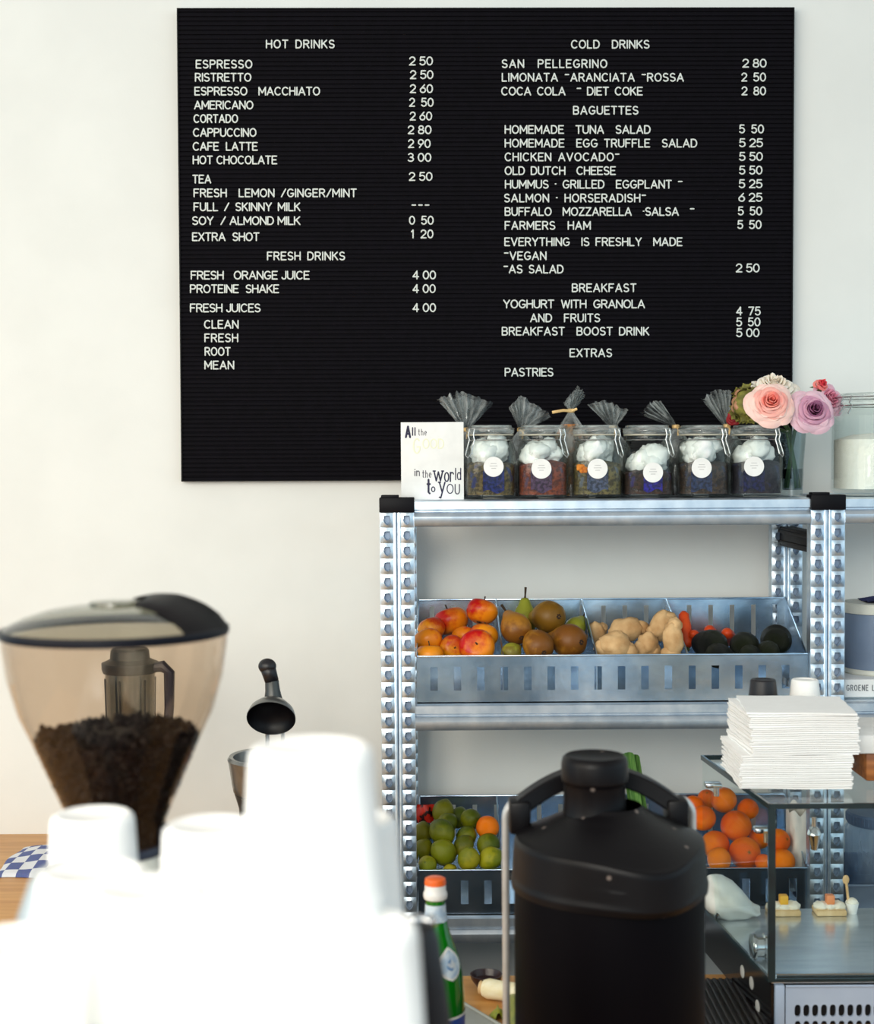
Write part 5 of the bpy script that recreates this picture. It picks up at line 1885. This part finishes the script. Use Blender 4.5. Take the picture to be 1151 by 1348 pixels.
mb.grid(lambda u, v: bb + Vector(((rad_at(zz(1331 - 3 * v)) + .0010) * math.cos(2 * PI * u), (rad_at(zz(1331 - 3 * v)) + .0010) * math.sin(2 * PI * u), zz(1331 - 3 * v))), 36, 2, True)
mb.build('label_edge', BOTN, t, sharp=60)


def drop(scale, off, col, name):
    mb = MB()
    ac = math.radians(-52)

    def f(u, v):
        w = (math.sin(PI * v) ** .8) * (1 - .45 * v) * 25 * scale
        zp = 1262 + (20 - 42 * v) * scale
        z = zz(zp)
        r = rad_at(z) + off
        a = ac + (u - .5) * 2 * w * kb / r
        return bb + Vector((r * math.cos(a), r * math.sin(a), z))
    mb.grid(f, 12, 16)
    mb.build(name, col, t, sharp=80)


drop(1.0, .0009, BOTN, 'drop_label_border')
drop(.84, .0014, BOTW, 'drop_label')
drop(.36, .0019, M('label_emblem', (96, 140, 188), (206, 214, 220), 120, .5, lo=.45, hi=.55), 'drop_emblem')

# ------------------------------------------------------------------ things on the bar between bottle and urn
p = WZ(640, 1300, ZC)
t = thing('dark_bowl', 'dark brown bowl behind the pale leek stalk on the bar', 'bowl', Vector((W(640, 1290, 2.41).x, 2.40, ZC)))
bw_ = Vector((W(640, 1290, 2.41).x, 2.40, ZC))
MB().lathe([(0, .001), (.014, 0), (.018, .004), (.025, .014), (.027, .022), (.025, .022), (.021, .012), (0, .006)], bw_, 32).build('bowl_body', M('dark_bowl_glaze', (46, 24, 26), (34, 18, 22), 20, .3), t)
a, b = WZ(637, 1314, ZC) + Vector((0, 0, .017)), WZ(694, 1323, ZC) + Vector((0, 0, .017))
t = thing('leek', 'pale leek stalk lying trimmed on the wooden bar top', 'leek', (a + b) / 2 - Vector((0, 0, .017)))
pts = [a.lerp(b, i / 8) for i in range(9)]
MB().tube(pts, .016, 18, rs=[.013, .0165, .016, .0155, .0155, .016, .016, .0165, .016]).build('shaft', M('leek_white', (246, 238, 206), (236, 222, 176), 16, .45, stretch=(1, 6, 6)), t)
MB().lathe([(0, -.004), (.006, -.003), (.010, .001), (.011, .006)], a, 16, rot=Vector(a - b).to_track_quat('Z', 'Y').to_matrix()).build('root_end', SPON, t)
mb = MB()
for q in range(3):
    e = b + Vector((.05, -.03 + .02 * q, 0))
    mb.grid(lambda u, v: b.lerp(e, v) + Vector((0, (u - .5) * .02, .006 * math.sin(PI * u) - .012 * v + .003 * q)), 5, 6)
mb.build('leaf', LEEKG, t)
a, b = WZ(676, 1326, ZC) + Vector((0, 0, .014)), WZ(684, 1400, ZC) + Vector((0, 0, .014))
t = thing('courgette', 'yellow green courgette lying on the bar beside the urn bail', 'courgette', a - Vector((0, 0, .014)))
CRG = M('courgette_skin', (150, 150, 30), (108, 120, 22), 30, .4, stretch=(6, 1, 6))
n = 10
MB().tube([a.lerp(b, i / n) for i in range(n + 1)], .014, 14, rs=[.008, .0125] + [.0138] * 7 + [.012, .006]).build('skin', CRG, t, sharp=180)
MB().tube([a, a + (a - b).normalized() * .012], .005, 8).build('stem_end', STAR, t)
p = WZ(656, 1337, ZC)
mb = MB()
mb.grid(lambda u, v: p + Vector(((u - .5) * .030 * math.sin(PI * min(1, v + .12)), (v - .5) * .045, .001 + .012 * math.sin(PI * u) + .003 * math.sin(7 * v))), 8, 8)
tag(mb.build('leek_trimming', CRG, None, p, sharp=180), 'scrap of green leaf lying under the leek stalk', 'leaf')
a, b = WZ(606, 1322, ZC), WZ(656, 1352, ZC)
dd = (b - a).normalized()
pp = Vector((dd.y, -dd.x, 0))
mb = MB()
slab(mb, a - dd * .02 + Vector((0, 0, .0005)), dd, .22, pp, .16, ez, .004)
mb.tube([a - dd * .02 + ez * .005, a + dd * .2 + ez * .005, a + dd * .2 + pp * .16 + ez * .005, a - dd * .02 + pp * .16 + ez * .005], .003, 6, True)
tag(mb.build('steel_tray', M('grey_tray_steel', (176, 176, 166), (160, 160, 152), 12, .35, .5), None, a + dd * .1 + pp * .08), 'flat grey tray lying on the bar beside the green bottle', 'tray')

# ------------------------------------------------------------------ coffee grinder
YGr = 1.3
kg = YGr / F_PX
gx = W(153, 900, YGr).x
gb = Vector((gx, YGr, ZC))


def zg(py):
    return W(153, py, YGr).z - ZC


t = thing('coffee_grinder', 'espresso grinder with a large smoked hopper half full of beans', 'coffee grinder', gb)
hp = [(58, 1118), (60, 1104), (63, 1078), (84, 1030), (108, 975), (127, 935), (140.5, 888), (146.5, 846), (147.5, 830)]
MB().lathe([(r * kg, zg(y)) for r, y in hp], gb, 72).build('hopper', SMOKE, t, sharp=60)
RIM = M('black_rim', (10, 10, 20), None, 30, .4, spec=.2)
MB().lathe([(145 * kg, zg(836)), (148.5 * kg, zg(835)), (149.5 * kg, zg(831)), (149 * kg, zg(826)), (146 * kg, zg(824)), (143 * kg, zg(826)), (143 * kg, zg(834))], gb, 72).build('hopper_rim', RIM, t)
lidp = [(146 * kg, zg(826)), (140 * kg, zg(821)), (118 * kg, zg(811)), (88 * kg, zg(802)), (58 * kg, zg(797.5)), (34 * kg, zg(796)), (33 * kg, zg(792)), (26 * kg, zg(790.5)), (0, zg(790))]
MB().lathe(lidp, gb, 72).build('hopper_lid', SMOKELID, t, sharp=60)
hl_ = [o_ for o_ in t.children if o_.name.startswith('hopper_lid')][0]
# dark hinged flap on one side of the lid


def lz(r):
    for (r0, z0), (r1, z1_) in zip(lidp, lidp[1:]):
        if r1 <= r <= r0:
            return z0 + (z1_ - z0) * (r0 - r) / (r0 - r1)
    return lidp[-1][1]


mb = MB()


def flap(u, v, up):
    a = math.radians(-42 + 116 * u)
    r = (42 + 104 * v) * kg
    r = min(r, 146 * kg)
    edge = math.sin(PI * u) ** .5
    return gb + Vector((r * math.cos(a) * 1.0, r * math.sin(a), lz(r) + (.001 + .010 * edge * math.sin(PI * min(1, .15 + .85 * v)) ** .6 if up else .0005)))


mb.grid(lambda u, v: flap(u, v, 1), 26, 12)
mb.grid(lambda u, v: flap(u, v, 0), 26, 12)
mb.build('lid_flap', M('lid_flap_black', (14, 11, 14), None, 30, .45, spec=.2), hl_, sharp=50)
GBODY = M('grinder_pale_metal', (222, 218, 204), (206, 202, 190), 12, .4, .2)
MB().lathe([(0, 0), (80 * kg, 0), (82 * kg, .01), (76 * kg, .03), (74 * kg, zg(1190)), (64 * kg, zg(1150)), (60 * kg, zg(1121)), (0, zg(1121))], gb, 48).build('grinder_body', GBODY, t)
mb = MB()
mb.lathe([(52 * kg, zg(1122)), (62 * kg, zg(1121)), (62.5 * kg, zg(1113)), (60 * kg, zg(1109)), (52 * kg, zg(1109))], gb, 48)
mb.box(gb + Vector((54 * kg, -.012, zg(1112))), gb + Vector((66 * kg, .012, zg(1086))), .003)
mb.build('hopper_collar', M('navy_collar_plastic', (22, 24, 44), None, 30, .35), t)
# beans
BEAN = M('roasted_beans', (18, 8, 13), (10, 5, 9), 60, .5, spec=.2)
mb = MB()
fill = [(0, 1112), (56, 1112), (60, 1078), (81, 1030), (105, 977), (104, 968), (60, 962), (0, 959)]
mb.lathe([(max(0, r - 2.5) * kg, zg(y)) for r, y in fill], gb, 48)
rng = random.Random(9)


def hr_at(z):
    q = [(r * kg, zg(y)) for r, y in hp]
    for (r0, z0), (r1, z1_) in zip(q, q[1:]):
        if z0 <= z <= z1_:
            return r0 + (r1 - r0) * (z - z0) / (z1_ - z0)
    return q[0][0]


for i in range(1500):
    if i < 500:
        r = 101 * kg * math.sqrt(rng.random())
        a = rng.uniform(0, 2 * PI)
        pos = Vector((r * math.cos(a), r * math.sin(a), zg(966) + rng.uniform(-.002, .004) + .004 * mnoise.noise((r * 30, a, 1))))
    else:
        z = zg(1105) + (zg(970) - zg(1105)) * math.sqrt(rng.random())
        a = rng.uniform(0, 2 * PI)
        r = hr_at(z) - 7.6 * kg
        pos = Vector((r * math.cos(a), r * math.sin(a), z))
    rot = Euler((rng.uniform(0, 6), rng.uniform(0, 6), rng.uniform(0, 6))).to_matrix()
    mb.blob(gb + pos, .0056, 1, .72, .5, nu=8, nv=5, rot=rot)
tag(mb.build('coffee_beans', BEAN, None, gb + Vector((0, 0, zg(1112)))), 'dark roasted coffee beans filling the smoked grinder hopper', 'coffee beans', kind='stuff')

# ------------------------------------------------------------------ blender seen through the hopper
YBl = 3.02
kl = YBl / F_PX
lb = Vector((W(173, 1000, YBl).x, YBl, ZC))


def zl(py):
    return W(173, py, YBl).z - ZC


GREYL = M('grey_blender_lid', (34, 32, 31), (24, 23, 23), 20, .45)
NAVYH = M('navy_handle_plastic', (30, 36, 62), None, 20, .4)
t = thing('blender', 'jug blender with grey lid and navy handle behind the grinder hopper', 'blender', lb)
MB().lathe([(0, 0), (.085, 0), (.088, .01), (.075, .10), (.058, zl(1075) - .012), (.054, zl(1075)), (0, zl(1075))], lb, 36).build('motor_base', GREYL, t)
MB().lathe([(0, zl(1075) + .001), (27 * kl, zl(1075) + .001), (29 * kl, zl(1040)), (33 * kl, zl(884)), (31.5 * kl, zl(884)), (27 * kl, zl(1040)), (0, zl(1060))], lb, 36).build('jug', JUGG, t)
mb = MB()
for k in range(6):
    a = 2 * PI * k / 6 + .3
    mb.tube([lb + Vector((29 * kl * math.cos(a), 29 * kl * math.sin(a), zl(1030))), lb + Vector((32.5 * kl * math.cos(a), 32.5 * kl * math.sin(a), zl(892)))], .0022, 6)
mb.build('jug_rib', GREYL, t)
MB().lathe([(0, zl(885)), (35 * kl, zl(885)), (37 * kl, zl(880)), (37 * kl, zl(872)), (30 * kl, zl(869)), (26 * kl, zl(867)), (25 * kl, zl(856)), (22 * kl, zl(853)), (0, zl(853))], lb, 36).build('lid', GREYL, t)
hx = 33 * kl
MB().tube([lb + Vector((hx * .9, -.012, zl(878))), lb + Vector((hx * 1.35, -.014, zl(876))), lb + Vector((hx * 1.62, -.014, zl(884))), lb + Vector((hx * 1.60, -.013, zl(930))), lb + Vector((hx * 1.45, -.013, zl(985))), lb + Vector((hx * .95, -.012, zl(1000)))], .0095, 10,
          rs=[.010, .0125, .0115, .010, .009, .009]).build('handle', NAVYH, t)

# ------------------------------------------------------------------ lever juicer
YJc = 2.8
kj = YJc / F_PX
jb = Vector((W(362, 1000, YJc).x, YJc, ZC))


def zj(py):
    return W(362, py, YJc).z - ZC


JM = M('juicer_grey_metal', (150, 150, 146), (120, 120, 118), 14, .28, .8)
JMD = M('juicer_dark_metal', (86, 86, 84), (70, 70, 68), 14, .35, .7)
t = thing('lever_juicer', 'chrome lever citrus juicer with raised black handle against the white wall', 'juicer', jb)
MB().lathe([(0, 0), (.085, 0), (.085, .015), (.062, .04), (.050, zj(1090) - .02), (47 * kj, zj(1090)), (48 * kj, zj(1062)), (54 * kj, zj(1042)), (0, zj(1042))], jb, 44).build('juicer_body', JMD, t)
MB().lathe([(52 * kj, zj(1043)), (55 * kj, zj(1040)), (57 * kj, zj(1030)), (61 * kj, zj(1003)), (62.5 * kj, zj(998)), (60 * kj, zj(994)), (55 * kj, zj(995)), (52 * kj, zj(1006)), (47 * kj, zj(1016)), (20 * kj, zj(1022)), (0, zj(1020))], jb, 52).build('juice_bowl', JM, t)
MB().lathe([(0, zj(986)), (5 * kj, zj(988)), (14 * kj, zj(998)), (22 * kj, zj(1018)), (0, zj(1018))], jb, 24).build('reamer_cone', CHROME, t)
hd = Vector((W(357, 946, YJc).x, YJc, W(357, 946, YJc).z))
mb = MB()
for sx_ in (-10, 11):
    mb.tube([Vector((hd.x + sx_ * kj, YJc + .062, ZC + zj(1030))), Vector((hd.x + sx_ * kj, YJc + .054, hd.z - .01)), Vector((hd.x + sx_ * .6 * kj, YJc + .046, hd.z + .012))], .0045, 8)
mb.build('lever_post', CHROME, t)
nrm = Vector((0, -.78, -.62)).normalized()
qm = nrm.to_track_quat('Z', 'Y').to_matrix()
rd = 32.5 * kj
MB().lathe([(rd * .98, -.002), (rd, 0), (rd * 1.0, -.003), (rd * .93, -.015), (rd * .72, -.028), (rd * .4, -.036), (0, -.038)], hd, 40, rot=qm).build('press_dome', JM, t)
MB().lathe([(rd * .985, .0005), (rd * .90, -.010), (rd * .70, -.020), (rd * .35, -.028), (0, -.030)], hd, 40, rot=qm).build('press_lining', M('press_black_lining', (5, 4, 8), None, 20, .4, spec=.2), t)
a, b, c3 = W(360, 921, YJc + .03), W(358, 896, YJc + .03), W(352, 877, YJc + .03)
MB().tube([a, a.lerp(b, .5), b], .012, 14, rs=[.018, .0145, .0135]).build('handle_neck', JMD, t)
mb = MB()
mb.blob(c3, 12.2 * kj, 1, .9, .86)
mb.tube([b + (a - b) * .05, b.lerp(c3, .5), c3], .012, 14, rs=[.0135, .0145, .0155])
mb.build('handle_knob', BLACKP, t, sharp=180)

# ------------------------------------------------------------------ checked towel on the wall counter
p0, p1 = WZ(-12, 1156, ZC), WZ(92, 1116, ZC)
tw = (W(88, 1156, p0.y) - p0).x
td = p1.y - p0.y
m = bpy.data.materials.new('checked_towel')
m.use_nodes = True
N, L, bs = nodes(m)
tc = N.new('ShaderNodeTexCoord'); mp = N.new('ShaderNodeMapping')
mp.inputs['Scale'].default_value = (34, 22, .01)
L.new(tc.outputs['Object'], mp.inputs[0])
ck = N.new('ShaderNodeTexChecker'); ck.inputs['Scale'].default_value = 1.0
ck.inputs['Color1'].default_value = lin((236, 238, 244)); ck.inputs['Color2'].default_value = lin((58, 78, 150))
L.new(mp.outputs[0], ck.inputs['Vector'])
nz = N.new('ShaderNodeTexNoise'); nz.inputs['Scale'].default_value = 400; L.new(tc.outputs['Object'], nz.inputs[0])
mx = N.new('ShaderNodeMix'); mx.data_type = 'RGBA'; mx.inputs['Factor'].default_value = .15
L.new(ck.outputs['Color'], mx.inputs['A']); L.new(nz.outputs['Color'], mx.inputs['B']); L.new(mx.outputs['Result'], bs.inputs['Base Color'])
bs.inputs['Roughness'].default_value = .95
mb = MB()


def tow(u, v):
    bulge = (math.sin(PI * u) ** .35) * (math.sin(PI * v) ** .35)
    return Vector((p0.x + tw * u + .004 * math.sin(9 * v), p0.y + td * v + .004 * math.sin(7 * u), ZC + .001 + .016 * bulge + .002 * math.sin(11 * u + 5 * v) * bulge))


mb.grid(tow, 40, 40)
mb.grid(lambda u, v: Vector((tow(u, v).x, tow(u, v).y, ZC + .0005)), 4, 4)
tag(mb.build('tea_towel', m, None, (p0.x + tw / 2, p0.y + td / 2, ZC), sharp=180), 'blue and white checked towel folded on the oak counter', 'towel')

# ------------------------------------------------------------------ espresso machine under the cups
ZM = 1.40
MACH = M('machine_steel', (190, 192, 194), (170, 172, 176), 10, .25, .9)
t = thing('espresso_machine', 'espresso machine whose top holds the stacked white cups', 'espresso machine', (-.2, .85, ZC))
MB().box((-.44, .56, ZC + .04), (-.025, 1.135, ZM - .012), .012).build('machine_body', MACH, t)
MB().box((-.43, .565, ZM - .013), (-.030, 1.13, ZM), .004).build('cup_tray', MACH, t)
mb = MB()
for q in ((-.40, .60), (-.06, .60), (-.40, 1.09), (-.06, 1.09)):
    mb.lathe([(0, 0), (.02, 0), (.016, .045), (0, .045)], (q[0], q[1], ZC), 16)
mb.build('foot', BLACKP, t)
a, b = W(556, 1218, 1.0), W(582, 1420, 1.0)
mb = MB()
P = [a + (b - a) * s for s in (0, .02, .1, .4, .8, 1)]
mb.tube(P, .013, 16, rs=[.006, .0085, .0105, .0112, .0118, .012])
mb.tube([P[-1], Vector((-.05, 1.0, ZM - .06))], .012, 12)
mb.build('steam_lever', BLACKP, t)
mb = MB()
for (px, py) in ((547, 1212), (567, 1214)):
    mb.blob(W(px, py, 1.0) + Vector((0, .004, 0)), .0048, 1.2, 1, .8)
mb.tube([W(547, 1212, 1.0) + Vector((0, .004, 0)), W(567, 1214, 1.0) + Vector((0, .004, 0))], .003, 8)
mb.build('lever_pin', CHROME, t)
# milk pitcher upside down
pb = Vector((W(95, 1245, .93).x, .93, ZM))
hP = W(95, 1140, .93).z - ZM
k = .93 / F_PX
t = thing('milk_pitcher', 'grey steel milk pitcher behind the cup stacks', 'pitcher', pb)
MB().lathe([(84 * k, 0), (85 * k, .002), (82 * k, hP * .4), (70 * k, hP * .75), (52 * k, hP * .95), (34 * k, hP), (0, hP), (0, hP - .002), (50 * k, hP * .93), (68 * k, hP * .73), (80 * k, hP * .4), (83 * k, .002)], pb, 44).build('pitcher_body', M('pitcher_steel', (188, 194, 196), (172, 178, 182), 12, .4, .6), t)

# ------------------------------------------------------------------ stacks of white cups, mouths down
CH, RB, RT = .074, .0292, .0345
t = thing('cup', 'x', 'cup')
MB().lathe([(RT - .0012, 0), (RT + .0008, .0003), (RT + .0012, .0018), (RT + .0006, .0034), (RT - .0006, .0044), (RB + .0012, CH - .007), (RB + .0002, CH - .0025), (RB - .0022, CH - .0003), (RB - .0045, CH),
            (RB - .006, CH - .0012), (0, CH - .0014), (0, CH - .0028), (RB - .004, CH - .003), (RT - .0022, .004)], (0, 0, 0), 48).build('cup_shell', CUPW, t, sharp=50)
pool = Pool(t)
PITCH_ = .0125
STACKS = [  # top px, top py, Y, scale, name of the stack
    (410, 982, .72, 1.02, 'the tallest stack'),
    (452, 1076, .82, 1.02, 'the stack beside the steam lever'),
    (279, 1085, .90, 1.0, 'the middle stack, under the juicer'),
    (122, 1071, 1.055, 1.0, 'the stack under the grinder hopper'),
    (122, 1146, .80, 1.0, 'the low stack beside the grey pitcher'),
    (14, 1238, .70, 1.02, 'the lowest stack, at the end of the tray'),
    (196, 1168, .76, 1.0, 'the front stack under the grinder neck'),
    (315, 1196, .69, 1.0, 'the front stack below the middle one'),
    (468, 1216, .70, 1.02, 'the short front stack nearest the steam lever')]
for (px, py, Y, s, nm) in STACKS:
    top = W(px, py, Y)
    n = max(1, int(round((top.z - ZM - CH * s) / (PITCH_ * s))) + 1)
    pitch = (top.z - ZM - CH * s) / max(1, n - 1) if n > 1 else 0
    for i in range(n):
        if i == n - 1:
            lab = 'upturned white cup topping %s' % nm
        else:
            lab = 'white cup nested in %s' % nm
        pool.place(Vector((top.x, Y, ZM + .0002 + i * pitch)), (0, 0, i * .7), s, lab, 'white cups in ' + nm)
